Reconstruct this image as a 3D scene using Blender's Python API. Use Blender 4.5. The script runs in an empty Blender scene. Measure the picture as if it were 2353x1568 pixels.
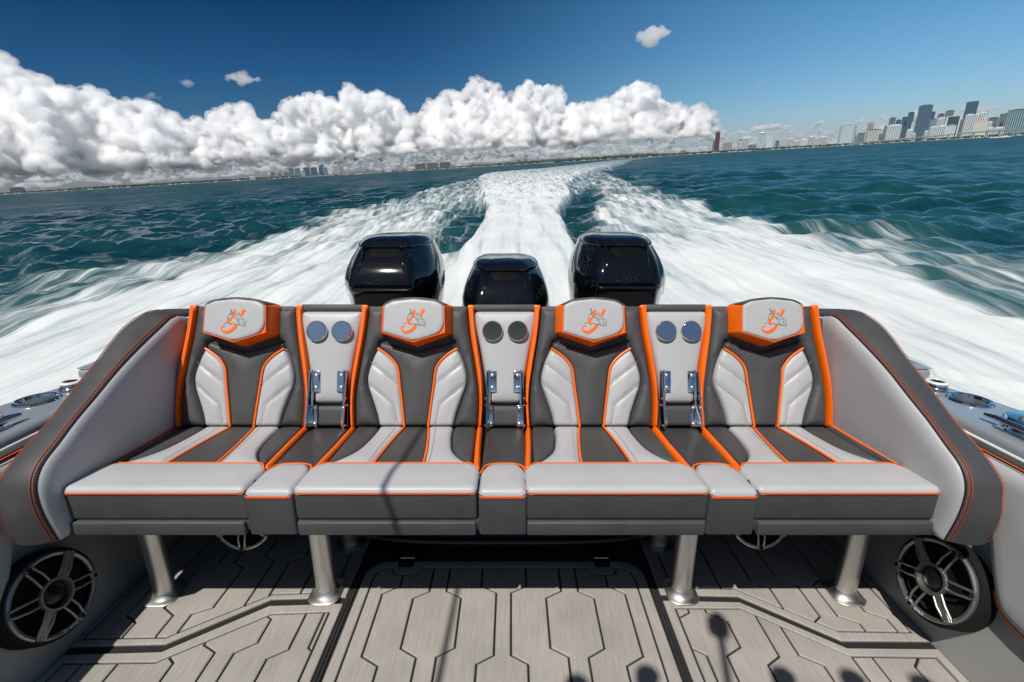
import bpy, bmesh, math, random
import numpy as np
from mathutils import Vector, Matrix, Euler, Quaternion
from mathutils.geometry import delaunay_2d_cdt

SC = bpy.context.scene
COL = SC.collection
rad = math.radians

# ------------------------------------------------------------------ frame
# Everything on the boat is modelled level (x starboard, y towards the stern, z up,
# z=0 on the deck).  The running boat heels 3 deg and lifts its bow 4 deg, so at the
# end every boat object is turned by HEEL; the sea itself is level at z=0.
UPB = Vector((-.0544, -.0710, .9960)).normalized()
HEEL = Matrix.Translation((0, 0, .7466)) @ UPB.rotation_difference(Vector((0, 0, 1))).to_matrix().to_4x4()
SUN_B = Vector((-.28, -.585, 1.0)).normalized()
SUN_W = (HEEL.to_3x3() @ SUN_B).normalized()

# ------------------------------------------------------------------ camera
cam_d = bpy.data.cameras.new('camera')
cam_d.sensor_width = 36.0
cam_d.lens = 1080.0 / 2353.0 * 36.0
cam_d.clip_start = .05
cam_d.clip_end = 90000
cam = bpy.data.objects.new('camera', cam_d)
COL.objects.link(cam)
cam.matrix_world = HEEL @ Matrix.Translation((.03, 0, 1.372)) @ Euler((rad(73.5), 0, 0)).to_matrix().to_4x4()
SC.camera = cam

# ------------------------------------------------------------------ world, sun, exposure
W = bpy.data.worlds.new('World')
SC.world = W
W.use_nodes = True
nt = W.node_tree
for n in list(nt.nodes):
    nt.nodes.remove(n)
def wn(t, **k):
    n = nt.nodes.new(t)
    for a, b in k.items():
        setattr(n, a, b)
    return n
sky = wn('ShaderNodeTexSky', sky_type='NISHITA')
sky.sun_disc = False
sky.sun_elevation = math.asin(SUN_W.z)
sky.sun_rotation = math.atan2(SUN_W.x, SUN_W.y)
sky.altitude = 0
sky.air_density = 1.0
sky.dust_density = .6
sky.ozone_density = 2.0
SKY_STRENGTH = .05
tc = wn('ShaderNodeTexCoord')
dot = wn('ShaderNodeVectorMath', operation='DOT_PRODUCT')
dot.inputs[1].default_value = (.94, .34, 0)
nt.links.new(tc.outputs['Generated'], dot.inputs[0])
mr = wn('ShaderNodeMapRange', interpolation_type='SMOOTHSTEP')
mr.inputs[1].default_value = .08
mr.inputs[2].default_value = 1.02
nt.links.new(dot.outputs['Value'], mr.inputs[0])
sep = wn('ShaderNodeSeparateXYZ')
nt.links.new(tc.outputs['Generated'], sep.inputs[0])
def sky_ramp(stops):
    r = wn('ShaderNodeValToRGB')
    while len(r.color_ramp.elements) < len(stops): r.color_ramp.elements.new(.5)
    for e, (p, c) in zip(r.color_ramp.elements, stops):
        e.position = p
        e.color = (*c, 1)
    nt.links.new(sep.outputs['Z'], r.inputs[0])
    return r
deep = sky_ramp([(0, (1.15, 1.15, 1.42)), (.035, (.80, .95, 1.25)), (.11, (.26, .66, 1.05)), (.17, (.15, .55, .97)), (.31, (.0, .27, .60)), (.48, (.10, .35, .64)), (1, (.40, .58, .80))])
pale = sky_ramp([(0, (1.75, 2.05, 2.75)), (.08, (1.40, 2.08, 2.65)), (.31, (.82, 2.10, 2.40)), (1, (.4, 1.2, 1.6))])
tint0 = wn('ShaderNodeMix', data_type='RGBA')
nt.links.new(mr.outputs[0], tint0.inputs[0])
nt.links.new(deep.outputs[0], tint0.inputs[6])
nt.links.new(pale.outputs[0], tint0.inputs[7])
# brighter, whiter sky round the sun
dsun = wn('ShaderNodeVectorMath', operation='DOT_PRODUCT')
dsun.inputs[1].default_value = SUN_W
nt.links.new(tc.outputs['Generated'], dsun.inputs[0])
ms = wn('ShaderNodeMapRange', interpolation_type='SMOOTHSTEP')
ms.inputs[1].default_value = .15
ms.inputs[2].default_value = .95
nt.links.new(dsun.outputs['Value'], ms.inputs[0])
tint = wn('ShaderNodeMix', data_type='RGBA')
tint.inputs[7].default_value = (1.45, 1.45, 1.40, 1)
nt.links.new(ms.outputs[0], tint.inputs[0])
nt.links.new(tint0.outputs[2], tint.inputs[6])
mul = wn('ShaderNodeMix', data_type='RGBA', blend_type='MULTIPLY')
mul.inputs[0].default_value = 1
gam = wn('ShaderNodeGamma')
gam.inputs[1].default_value = 1.0
nt.links.new(sky.outputs[0], gam.inputs[0])
nt.links.new(gam.outputs[0], mul.inputs[6])
nt.links.new(tint.outputs[2], mul.inputs[7])
bg = wn('ShaderNodeBackground')
bg.inputs[1].default_value = SKY_STRENGTH
nt.links.new(mul.outputs[2], bg.inputs[0])
wo = wn('ShaderNodeOutputWorld')
nt.links.new(bg.outputs[0], wo.inputs[0])

sun_d = bpy.data.lights.new('sun', 'SUN')
sun_d.energy = 5.0
sun_d.angle = rad(.55)
sun_d.color = (1.0, .955, .89)
sun = bpy.data.objects.new('sun', sun_d)
COL.objects.link(sun)
sun.rotation_euler = SUN_W.to_track_quat('Z', 'Y').to_euler()
sun.location = (0, 0, 30)

SC.view_settings.view_transform = 'Standard'
SC.view_settings.look = 'None'
SC.view_settings.exposure = -0.22
SC.view_settings.gamma = 1.0
SC.view_settings.use_curve_mapping = False
SC.cycles.max_bounces = 64
SC.cycles.diffuse_bounces = 4
SC.cycles.glossy_bounces = 4
SC.cycles.transparent_max_bounces = 12
SC.cycles.volume_bounces = 64
SC.cycles.sample_clamp_indirect = 6.0
SC.cycles.caustics_refractive = False
SC.cycles.caustics_reflective = False

# ------------------------------------------------------------------ materials
def mat(name, color, rough=.5, metal=0, coat=0, var=0, vscale=6, vstretch=(1, 1, 1), bump=0, bscale=400,
        bdist=.001, bstretch=(1, 1, 1), spec=.5, detail=3, sheen=0, rvar=0):
    m = bpy.data.materials.new(name)
    m.use_nodes = True
    t = m.node_tree
    b = t.nodes['Principled BSDF']
    b.inputs['Base Color'].default_value = (*color, 1)
    b.inputs['Roughness'].default_value = rough
    b.inputs['Metallic'].default_value = metal
    b.inputs['Coat Weight'].default_value = coat
    b.inputs['Coat Roughness'].default_value = .03
    b.inputs['Specular IOR Level'].default_value = spec
    b.inputs['Sheen Weight'].default_value = sheen
    co = t.nodes.new('ShaderNodeTexCoord')
    def noise(sc, st, det):
        mp = t.nodes.new('ShaderNodeMapping')
        mp.inputs['Scale'].default_value = st
        t.links.new(co.outputs['Object'], mp.inputs[0])
        n = t.nodes.new('ShaderNodeTexNoise')
        n.inputs['Scale'].default_value = sc
        n.inputs['Detail'].default_value = det
        t.links.new(mp.outputs[0], n.inputs['Vector'])
        return n
    if var or rvar:
        n = noise(vscale, vstretch, detail)
        if var:
            r = t.nodes.new('ShaderNodeValToRGB')
            r.color_ramp.elements[0].position = .3
            r.color_ramp.elements[1].position = .7
            r.color_ramp.elements[0].color = (*[c * (1 - var) for c in color], 1)
            r.color_ramp.elements[1].color = (*[min(1, c * (1 + var)) for c in color], 1)
            t.links.new(n.outputs[0], r.inputs[0])
            t.links.new(r.outputs[0], b.inputs['Base Color'])
        if rvar:
            mr = t.nodes.new('ShaderNodeMapRange')
            mr.inputs[1].default_value = .3
            mr.inputs[2].default_value = .7
            mr.inputs[3].default_value = max(.02, rough - rvar)
            mr.inputs[4].default_value = rough + rvar
            t.links.new(n.outputs[0], mr.inputs[0])
            t.links.new(mr.outputs[0], b.inputs['Roughness'])
    if bump:
        n2 = noise(bscale, bstretch, 2)
        bp = t.nodes.new('ShaderNodeBump')
        bp.inputs['Strength'].default_value = bump
        bp.inputs['Distance'].default_value = bdist
        t.links.new(n2.outputs[0], bp.inputs['Height'])
        t.links.new(bp.outputs[0], b.inputs['Normal'])
    return m

CHAR = mat('charcoal_vinyl', (.058, .057, .058), .58, var=.10, vscale=9, bump=.35, bscale=700, bdist=.0006, rvar=.06)
GREY = mat('grey_vinyl', (.44, .44, .445), .45, var=.025, vscale=7, bump=.3, bscale=600, bdist=.0006, rvar=.05)
ORNG = mat('orange_vinyl', (1.0, .152, .0), .42, var=.05, vscale=8, bump=.3, bscale=600, bdist=.0006)
THRD = mat('orange_thread', (.80, .13, .02), .7)
GTHR = mat('grey_thread', (.33, .33, .34), .8)
CHRM = mat('polished_steel', (.78, .78, .77), .09, metal=1, rvar=.03, vscale=30)
SATN = mat('brushed_aluminium', (.66, .65, .62), .42, metal=1, var=.08, vscale=14, vstretch=(1, 1, .2), rvar=.08)
BLKP = mat('gloss_black_paint', (.003, .0035, .006), .055, coat=0, spec=.5)
BLKM = mat('matt_black_plastic', (.010, .010, .011), .7, var=.1, spec=.25)
GROV = mat('black_groove_foam', (.012, .012, .013), .8)
DARKM = mat('dark_gelcoat', (.02, .024, .032), .28, var=.05)
FLAKE = mat('metallic_grey_gelcoat', (.36, .40, .42), .32, metal=.35, coat=.6, var=.25, vscale=420, detail=1)
LINER = mat('light_grey_gelcoat', (.36, .36, .34), .35, var=.04, vscale=3)
WHTP = mat('white_plastic', (.75, .75, .72), .35, var=.03)
GUNM = mat('gunmetal_trim', (.36, .35, .335), .44, metal=.9, var=.05, vscale=30)
SILV = mat('champagne_trim', (.55, .52, .46), .3, metal=.9)
CONE = mat('speaker_cone', (.010, .010, .011), .85, spec=.2)
WHTL = mat('white_lettering', (.7, .7, .7), .5)
EVA = mat('eva_deck_foam', (.36, .335, .305), .62, var=.12, vscale=8, vstretch=(26, 1.2, 1), bump=.35, bscale=40, bstretch=(22, 1, 1), bdist=.0008, detail=5)
BLKM2 = mat('rubber_gutter', (.035, .035, .037), .4)

def sag(m, dist, sc=11):
    # slow hollows and puckers under the grain
    t = m.node_tree
    b = t.nodes['Principled BSDF']
    old = b.inputs['Normal'].links[0].from_node
    co = t.nodes.new('ShaderNodeTexCoord')
    n = t.nodes.new('ShaderNodeTexNoise')
    n.inputs['Scale'].default_value = sc
    n.inputs['Detail'].default_value = 2
    n.inputs['Distortion'].default_value = .6
    oi = t.nodes.new('ShaderNodeObjectInfo')
    va = t.nodes.new('ShaderNodeVectorMath')
    t.links.new(co.outputs['Object'], va.inputs[0])
    t.links.new(oi.outputs['Location'], va.inputs[1])
    t.links.new(va.outputs[0], n.inputs['Vector'])
    bp = t.nodes.new('ShaderNodeBump')
    bp.inputs['Strength'].default_value = .8
    bp.inputs['Distance'].default_value = dist
    t.links.new(n.outputs[0], bp.inputs['Height'])
    t.links.new(bp.outputs[0], old.inputs['Normal'])
sag(CHAR, .0032, 7)
sag(GREY, .0022, 6)
def panel_shade(m, amt):
    # each deck panel a touch lighter or darker, plus dried water marks
    t = m.node_tree
    b = t.nodes['Principled BSDF']
    src = b.inputs['Base Color'].links[0].from_socket
    oi = t.nodes.new('ShaderNodeObjectInfo')
    r = t.nodes.new('ShaderNodeMapRange')
    r.inputs[3].default_value = 1 - amt
    r.inputs[4].default_value = 1 + amt
    t.links.new(oi.outputs['Random'], r.inputs[0])
    co = t.nodes.new('ShaderNodeTexCoord')
    n = t.nodes.new('ShaderNodeTexNoise')
    n.inputs['Scale'].default_value = 5
    n.inputs['Detail'].default_value = 5
    t.links.new(co.outputs['Object'], n.inputs['Vector'])
    r2 = t.nodes.new('ShaderNodeMapRange')
    r2.inputs[1].default_value = .35
    r2.inputs[2].default_value = .65
    r2.inputs[3].default_value = .90
    r2.inputs[4].default_value = 1.06
    t.links.new(n.outputs[0], r2.inputs[0])
    mm = t.nodes.new('ShaderNodeMath')
    mm.operation = 'MULTIPLY'
    t.links.new(r.outputs[0], mm.inputs[0])
    t.links.new(r2.outputs[0], mm.inputs[1])
    vm = t.nodes.new('ShaderNodeVectorMath')
    vm.operation = 'SCALE'
    t.links.new(src, vm.inputs[0])
    t.links.new(mm.outputs[0], vm.inputs['Scale'])
    t.links.new(vm.outputs[0], b.inputs['Base Color'])
panel_shade(EVA, .05)
def scratch_black():
    # sun-bleached dried salt specks on the black paint
    t = BLKP.node_tree
    b = t.nodes['Principled BSDF']
    co = t.nodes.new('ShaderNodeTexCoord')
    v = t.nodes.new('ShaderNodeTexVoronoi')
    v.inputs['Scale'].default_value = 120
    t.links.new(co.outputs['Object'], v.inputs['Vector'])
    n = t.nodes.new('ShaderNodeTexNoise')
    n.inputs['Scale'].default_value = 6
    t.links.new(co.outputs['Object'], n.inputs['Vector'])
    m1 = t.nodes.new('ShaderNodeMapRange')
    m1.inputs[1].default_value = .22
    m1.inputs[2].default_value = .08
    t.links.new(v.outputs['Distance'], m1.inputs[0])
    m2 = t.nodes.new('ShaderNodeMapRange')
    m2.inputs[1].default_value = .48
    m2.inputs[2].default_value = .72
    t.links.new(n.outputs[0], m2.inputs[0])
    mm = t.nodes.new('ShaderNodeMath')
    mm.operation = 'MULTIPLY'
    t.links.new(m1.outputs[0], mm.inputs[0])
    t.links.new(m2.outputs[0], mm.inputs[1])
    mx = t.nodes.new('ShaderNodeMix')
    mx.data_type = 'RGBA'
    mx.inputs[6].default_value = (.003, .0035, .006, 1)
    mx.inputs[7].default_value = (.45, .45, .44, 1)
    t.links.new(mm.outputs[0], mx.inputs[0])
    t.links.new(mx.outputs[2], b.inputs['Base Color'])
scratch_black()

# ------------------------------------------------------------------ object helpers
BOAT = []            # top-level boat objects, turned by HEEL at the end
def tag(o, label=None, cat=None, group=None, kind=None):
    if label: o['label'] = label
    if cat: o['category'] = cat
    if group: o['group'] = group
    if kind: o['kind'] = kind
    return o
def wloc(o):
    v = Vector((0, 0, 0))
    while o is not None:
        v += o.location
        o = o.parent
    return v
def thing(name, label, cat, loc, group=None, boat=True):
    o = bpy.data.objects.new(name, None)
    o.empty_display_size = .1
    COL.objects.link(o)
    o.location = loc
    tag(o, label, cat, group)
    if boat: BOAT.append(o)
    return o
def obj(name, geo, m, parent=None, smooth=True, ang=40, kind=None, label=None, boat=False):
    V, F = geo
    off = wloc(parent) if parent else Vector((0, 0, 0))
    me = bpy.data.meshes.new(name)
    me.from_pydata([(v[0] - off.x, v[1] - off.y, v[2] - off.z) for v in V], [], F)
    me.materials.append(m)
    me.validate()
    bm = bmesh.new(); bm.from_mesh(me)
    bmesh.ops.recalc_face_normals(bm, faces=bm.faces)
    bm.to_mesh(me); bm.free()
    if smooth:
        me.shade_smooth()
        if ang: me.set_sharp_from_angle(angle=rad(ang))
    o = bpy.data.objects.new(name, me)
    COL.objects.link(o)
    if parent: o.parent = parent
    elif boat: BOAT.append(o)
    tag(o, label, None, None, kind)
    return o
def kids(o):
    return [c for c in o.children]
def copy_tree(o, parent=None, top=True):
    c = o.copy()
    COL.objects.link(c)
    if parent is not None:
        c.parent = parent
    for ch in list(o.children):
        copy_tree(ch, c, False)
    if top: BOAT.append(c)
    return c

def join(*geos):
    V, F = [], []
    for v, f in geos:
        b = len(V)
        V += list(v)
        F += [tuple(i + b for i in q) for q in f]
    return V, F
def tf(geo, fn):
    return [fn(*v) for v in geo[0]], geo[1]
def box(x0, x1, y0, y1, z0, z1, bev=0, seg=2):
    bm = bmesh.new()
    bmesh.ops.create_cube(bm, size=1)
    for v in bm.verts:
        v.co = Vector(((x0 + x1) / 2 + v.co.x * (x1 - x0), (y0 + y1) / 2 + v.co.y * (y1 - y0), (z0 + z1) / 2 + v.co.z * (z1 - z0)))
    if bev:
        bmesh.ops.bevel(bm, geom=list(bm.edges), offset=bev, segments=seg, profile=.5, affect='EDGES')
    bm.verts.index_update()
    r = [tuple(v.co) for v in bm.verts], [tuple(v.index for v in f.verts) for f in bm.faces]
    bm.free()
    return r
def grid_faces(nu, nv, cu=False, cv=False):
    F = []
    for i in range(nu if cu else nu - 1):
        for j in range(nv if cv else nv - 1):
            a, b = i, (i + 1) % nu
            c, d = j, (j + 1) % nv
            F.append((a * nv + c, b * nv + c, b * nv + d, a * nv + d))
    return F
def loft(rings, closed=True, cap0=False, cap1=False, cu=False):
    n = len(rings[0])
    V = [tuple(p) for r in rings for p in r]
    F = grid_faces(len(rings), n, cu, closed)
    if cap0: F.append(tuple(range(n)))
    if cap1: F.append(tuple((len(rings) - 1) * n + i for i in range(n)))
    return V, F
def tube(path, r, n=8, closed=False):
    P = [Vector(p) for p in path]
    rings = []
    up = None
    for i, p in enumerate(P):
        if closed: t = P[(i + 1) % len(P)] - P[i - 1]
        elif i == 0: t = P[1] - P[0]
        elif i == len(P) - 1: t = P[-1] - P[-2]
        else: t = P[i + 1] - P[i - 1]
        t.normalize()
        if up is None:
            up = Vector((0, 0, 1)) if abs(t.z) < .9 else Vector((1, 0, 0))
        a = (up - t * up.dot(t)).normalized()
        up = a
        b = t.cross(a)
        rr = r[i] if isinstance(r, (list, tuple)) else r
        rings.append([p + (a * math.cos(k / n * 2 * math.pi) + b * math.sin(k / n * 2 * math.pi)) * rr for k in range(n)])
    return loft(rings, True, not closed, not closed, cu=closed)
def frame(o, Z, X=None):
    Z = Vector(Z).normalized()
    X = Vector(X) if X is not None else (Vector((1, 0, 0)) if abs(Z.x) < .9 else Vector((0, 1, 0)))
    X = (X - Z * X.dot(Z)).normalized()
    Y = Z.cross(X)
    o = Vector(o)
    return lambda a, b, c=0: tuple(o + X * a + Y * b + Z * c)
def lathe(prof, fr, n=32, cap0=False, cap1=False):
    rings = [[fr(r * math.cos(2 * math.pi * k / n), r * math.sin(2 * math.pi * k / n), z) for k in range(n)] for r, z in prof]
    return loft(rings, True, cap0, cap1)
def smooth_path(pts, n=8, closed=False):
    # Catmull-Rom
    P = [np.array(p, float) for p in pts]
    m = len(P)
    out = []
    rng = range(m if closed else m - 1)
    for i in rng:
        p0 = P[(i - 1) % m] if closed or i > 0 else 2 * P[0] - P[1]
        p1 = P[i]
        p2 = P[(i + 1) % m]
        p3 = P[(i + 2) % m] if closed or i + 2 < m else 2 * P[-1] - P[-2]
        for k in range(n):
            t = k / n
            out.append(tuple(.5 * (2 * p1 + (p2 - p0) * t + (2 * p0 - 5 * p1 + 4 * p2 - p3) * t * t + (3 * p1 - p0 - 3 * p2 + p3) * t ** 3)))
    if not closed: out.append(tuple(P[-1]))
    return out
def fillet(poly, r, n=4):
    # rounds the corners of a closed 2D polygon
    out = []
    m = len(poly)
    rr = r if isinstance(r, (list, tuple)) else [r] * m
    for i in range(m):
        a, b, c = Vector(poly[i - 1]), Vector(poly[i]), Vector(poly[(i + 1) % m])
        q = rr[i]
        if q <= 0:
            out.append(tuple(b)); continue
        d0, d1 = (a - b), (c - b)
        l = min(q, d0.length * .45, d1.length * .45)
        p0, p1 = b + d0.normalized() * l, b + d1.normalized() * l
        for k in range(n + 1):
            t = k / n
            out.append(tuple(p0 * (1 - t) ** 2 + b * 2 * t * (1 - t) + p1 * t * t))
    return out
def area2(p):
    return .5 * sum(p[i - 1][0] * p[i][1] - p[i][0] * p[i - 1][1] for i in range(len(p)))
def resample(poly, s):
    out = []
    m = len(poly)
    for i in range(m):
        a, b = np.array(poly[i]), np.array(poly[(i + 1) % m])
        L = np.linalg.norm(b - a)
        if L < 1e-6: continue
        k = max(1, int(round(L / s)))
        for j in range(k):
            out.append(a + (b - a) * j / k)
    return np.array(out)
def dist_poly(pts, poly):
    A = poly
    B = np.roll(poly, -1, axis=0)
    best = np.full(len(pts), 1e9)
    for i0 in range(0, len(pts), 1500):
        p = pts[i0:i0 + 1500][:, None, :]
        d = B - A
        t = np.clip(((p - A) * d).sum(2) / np.maximum((d * d).sum(1), 1e-12), 0, 1)
        q = A + d * t[..., None]
        best[i0:i0 + 1500] = np.sqrt(((p - q) ** 2).sum(2)).min(1)
    return best
def inside(pts, poly):
    x, y = pts[:, 0], pts[:, 1]
    c = np.zeros(len(pts), bool)
    A = poly
    B = np.roll(poly, -1, axis=0)
    for a, b in zip(A, B):
        m = ((a[1] > y) != (b[1] > y))
        with np.errstate(divide='ignore', invalid='ignore'):
            xi = (b[0] - a[0]) * (y - a[1]) / (b[1] - a[1]) + a[0]
        c ^= m & (x < xi)
    return c
def pillow(outline, to3d, h, r, s=.012, crown=0, cr=.08, extra=None, skirt=.01):
    """upholstered pad: 2D outline, rounded edge of radius r and height h, soft crown"""
    if area2(outline) < 0: outline = outline[::-1]
    B = resample(outline, min(s, .010))
    nb = len(B)
    T = np.roll(B, -1, 0) - np.roll(B, 1, 0)
    T /= np.maximum(np.linalg.norm(T, axis=1, keepdims=True), 1e-9)
    N = np.stack([-T[:, 1], T[:, 0]], 1)
    cand = []
    for q in (.06, .22, .5, .95):
        P = B + N * r * q
        ok = inside(P, B)
        P = P[ok]
        d = dist_poly(P, B)
        cand.append(P[d > r * q * .93])
    lo, hi = B.min(0), B.max(0)
    gx = np.arange(lo[0] + s * .5, hi[0], s)
    gy = np.arange(lo[1] + s * .5, hi[1], s)
    if len(gx) and len(gy):
        G = np.array([(a + (.5 * s if j % 2 else 0), b) for j, b in enumerate(gy) for a in gx])
        G = G[inside(G, B)]
        if len(G):
            d = dist_poly(G, B)
            cand.append(G[d > r * .95 + s * .45])
    I = np.concatenate(cand) if cand else np.zeros((0, 2))
    pts = np.concatenate([B, I])
    res = delaunay_2d_cdt([Vector(p) for p in pts], [], [list(range(nb))], 1, 1e-7)
    P2 = np.array([tuple(v) for v in res[0]])
    F = [tuple(f) for f in res[2]]
    d = dist_poly(P2, B)
    q = np.clip(d / r, 0, 1)
    z = h * np.sqrt(np.clip(1 - (1 - q) ** 2, 0, 1)) + crown * (1 - np.exp(-(d / cr) ** 2))
    if extra is not None:
        z = z + extra(P2) * np.clip(q, 0, 1)
    V = [to3d(a, b, c) for (a, b), c in zip(P2, z)]
    # skirt from the boundary downwards
    order = {}
    bi = [int(np.argmin(((P2 - b) ** 2).sum(1))) for b in B]
    k = len(V)
    V += [to3d(b[0], b[1], -skirt) for b in B]
    for i in range(nb):
        j = (i + 1) % nb
        if bi[i] != bi[j]:
            F.append((bi[i], bi[j], k + j, k + i))
    return V, F
def stitches(path, nrm, step=.007, L=.0045, w=.0016, hgt=.0016):
    """short raised thread stitches along a 3D path"""
    P = [Vector(p) for p in path]
    nrm = Vector(nrm).normalized()
    cum = [0.0]
    for a, b in zip(P[:-1], P[1:]): cum.append(cum[-1] + (b - a).length)
    def at(q):
        k = min(max(int(np.searchsorted(cum, q)) - 1, 0), len(P) - 2)
        f = (q - cum[k]) / max(cum[k + 1] - cum[k], 1e-9)
        return P[k].lerp(P[k + 1], f)
    V, F = [], []
    x = 0.0
    while x + L < cum[-1]:
        p, q = at(x), at(x + L)
        t = (q - p).normalized()
        s = t.cross(nrm).normalized() * w * .5
        u = nrm * hgt
        k = len(V)
        V += [p - s, p + s, q + s, q - s, p - s * .6 + u, p + s * .6 + u, q + s * .6 + u, q - s * .6 + u]
        F += [(k, k+1, k+5, k+4), (k+1, k+2, k+6, k+5), (k+2, k+3, k+7, k+6), (k+3, k, k+4, k+7), (k+4, k+5, k+6, k+7)]
        x += step
    return [tuple(v) for v in V], F
def ribbon(path2, w, to3d, z):
    """flat embroidered stroke; w a number or one per point"""
    P = [np.array(p) for p in path2]
    V, F = [], []
    for i, p in enumerate(P):
        t = (P[min(i + 1, len(P) - 1)] - P[max(i - 1, 0)])
        t = t / max(np.linalg.norm(t), 1e-9)
        nn = np.array([-t[1], t[0]])
        ww = (w[i] if isinstance(w, (list, tuple)) else w) / 2
        a, b = p + nn * ww, p - nn * ww
        V += [to3d(a[0], a[1], z), to3d(b[0], b[1], z)]
    for i in range(len(P) - 1):
        F.append((2*i, 2*i+1, 2*i+3, 2*i+2))
    return V, F
def pnoise(x, y, z, seed=0):
    """vectorised 3D gradient noise, about -0.7..0.7"""
    xi, yi, zi = np.floor(x).astype(np.int64), np.floor(y).astype(np.int64), np.floor(z).astype(np.int64)
    xf, yf, zf = x - xi, y - yi, z - zi
    def h(a, b, c):
        n = (a * 73856093) ^ (b * 19349663) ^ (c * 83492791) ^ (seed * 2654435)
        n = (n ^ (n >> 13)) * 1274126177 & 0x7fffffff
        n = (n ^ (n >> 16)) & 0x7fffffff
        return n
    def g(a, b, c, dx, dy, dz):
        n = h(a, b, c)
        t = (n & 1023) / 1023 * 2 * np.pi
        u = ((n >> 10) & 1023) / 1023 * 2 - 1
        s = np.sqrt(1 - u * u)
        return s * np.cos(t) * dx + s * np.sin(t) * dy + u * dz
    f = lambda t: t * t * t * (t * (t * 6 - 15) + 10)
    u, v, w = f(xf), f(yf), f(zf)
    r = 0
    for a in (0, 1):
        for b in (0, 1):
            for c in (0, 1):
                r = r + g(xi + a, yi + b, zi + c, xf - a, yf - b, zf - c) * (u if a else 1 - u) * (v if b else 1 - v) * (w if c else 1 - w)
    return r
# ------------------------------------------------------------------ deck with foam panels
def flip(L): return [(-x, y) for x, y in L]
def pieces(outer, lines):
    """cuts a deck pad outline along groove lines; returns one 2D polygon per piece"""
    V, Ed = [], []
    def add(L, closed=False):
        k = len(V)
        V.extend(Vector(p) for p in L)
        m = len(L)
        Ed.extend((k + i, k + (i + 1) % m) for i in range(m if closed else m - 1))
    add(outer, True)
    for l in lines: add(l)
    res = delaunay_2d_cdt(V, Ed, [], 0, 1e-6)
    P, E2, T, _, eo, _ = res
    cons = set()
    for e, o in zip(E2, eo):
        if o: cons.add((min(e), max(e)))
    O = np.array(outer)
    T = [t for t in T]
    cen = np.array([np.mean([tuple(P[i]) for i in t], axis=0) for t in T])
    ins = inside(cen, O)
    emap = {}
    for i, t in enumerate(T):
        if not ins[i]: continue
        for a, b in zip(t, list(t[1:]) + [t[0]]):
            emap.setdefault((min(a, b), max(a, b)), []).append(i)
    reg = {}
    k = 0
    for i in range(len(T)):
        if not ins[i] or i in reg: continue
        st = [i]; reg[i] = k
        while st:
            j = st.pop()
            t = T[j]
            for a, b in zip(t, list(t[1:]) + [t[0]]):
                e = (min(a, b), max(a, b))
                if e in cons: continue
                for q in emap[e]:
                    if q not in reg:
                        reg[q] = k; st.append(q)
        k += 1
    out = []
    for r in range(k):
        nxt = {}
        for i, rr in reg.items():
            if rr != r: continue
            t = T[i]
            for a, b in zip(t, list(t[1:]) + [t[0]]):
                e = (min(a, b), max(a, b))
                if any(reg[q] == r and q != i for q in emap[e]): continue
                nxt.setdefault(a, []).append(b)
        loops = []
        while nxt:
            a = next(iter(nxt))
            loop = [a]
            while True:
                b = nxt[loop[-1]].pop()
                if not nxt[loop[-1]]: del nxt[loop[-1]]
                if b == loop[0] or len(loop) > 500 or b not in nxt: break
                loop.append(b)
            loops.append([tuple(P[i]) for i in loop])
        L = max(loops, key=lambda l: abs(area2(l)))
        # clean
        c = []
        for p in L:
            if not c or math.dist(p, c[-1]) > .007: c.append(p)
        if math.dist(c[0], c[-1]) < .007: c.pop()
        ch = True
        while ch and len(c) > 3:
            ch = False
            for i in range(len(c)):
                a, b, d = c[i - 1], c[i], c[(i + 1) % len(c)]
                cr = (b[0]-a[0])*(d[1]-b[1]) - (b[1]-a[1])*(d[0]-b[0])
                if abs(cr) < 2e-6:
                    c.pop(i); ch = True; break
        if len(c) >= 3 and abs(area2(c)) > .0004: out.append(c)
    return out
def offset(poly, d):
    if area2(poly) < 0: poly = poly[::-1]
    out = []
    m = len(poly)
    for i in range(m):
        a, b, c = Vector(poly[i - 1]), Vector(poly[i]), Vector(poly[(i + 1) % m])
        u, v = (b - a).normalized(), (c - b).normalized()
        n0, n1 = Vector((-u.y, u.x)), Vector((-v.y, v.x))
        n = n0 + n1
        k = n.length_squared
        n = n * (2 / k) if k > .3 else n0
        out.append(tuple(b + n * d))
    return out
def slab(poly, z0, z1, gap, ch=.002):
    if area2(poly) < 0: poly = poly[::-1]
    a = offset(poly, gap)
    b = offset(poly, gap + ch)
    return loft([[(x, y, z0) for x, y in a], [(x, y, z1 - ch) for x, y in a], [(x, y, z1) for x, y in b]], True, False, True)

deck = obj('deck', box(-1.42, 1.42, -.8, 1.80, -.05, 0), GROV, smooth=False, kind='structure', boat=True)
HATCH_OUT = [(-.542, .2), (-.535, 1.41), (-.535, 1.475), (-.52, 1.505), (-.485, 1.535), (-.45, 1.54), (.45, 1.54), (.485, 1.535), (.52, 1.505), (.538, 1.475), (.538, 1.41), (.542, .2)]
IN_BORD = [(-.494, .1), (-.495, 1.412), (-.496, 1.45), (-.485, 1.485), (-.455, 1.503), (-.437, 1.503), (-.425, 1.478), (-.405, 1.468), (-.355, 1.468), (-.335, 1.478), (-.315, 1.503)]
IN_BORD = IN_BORD + [(-x, y) for x, y in IN_BORD[::-1]]
L1 = [(-.385, 1.48), (-.385, 1.412), (-.441, 1.377), (-.441, 1.132), (-.383, 1.10), (-.383, .85), (-.441, .82), (-.441, .1)]
L2 = [(-.272, 1.52), (-.272, 1.388), (-.325, 1.357), (-.325, 1.159), (-.27, 1.128), (-.27, .86), (-.325, .83), (-.325, .1)]
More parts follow.
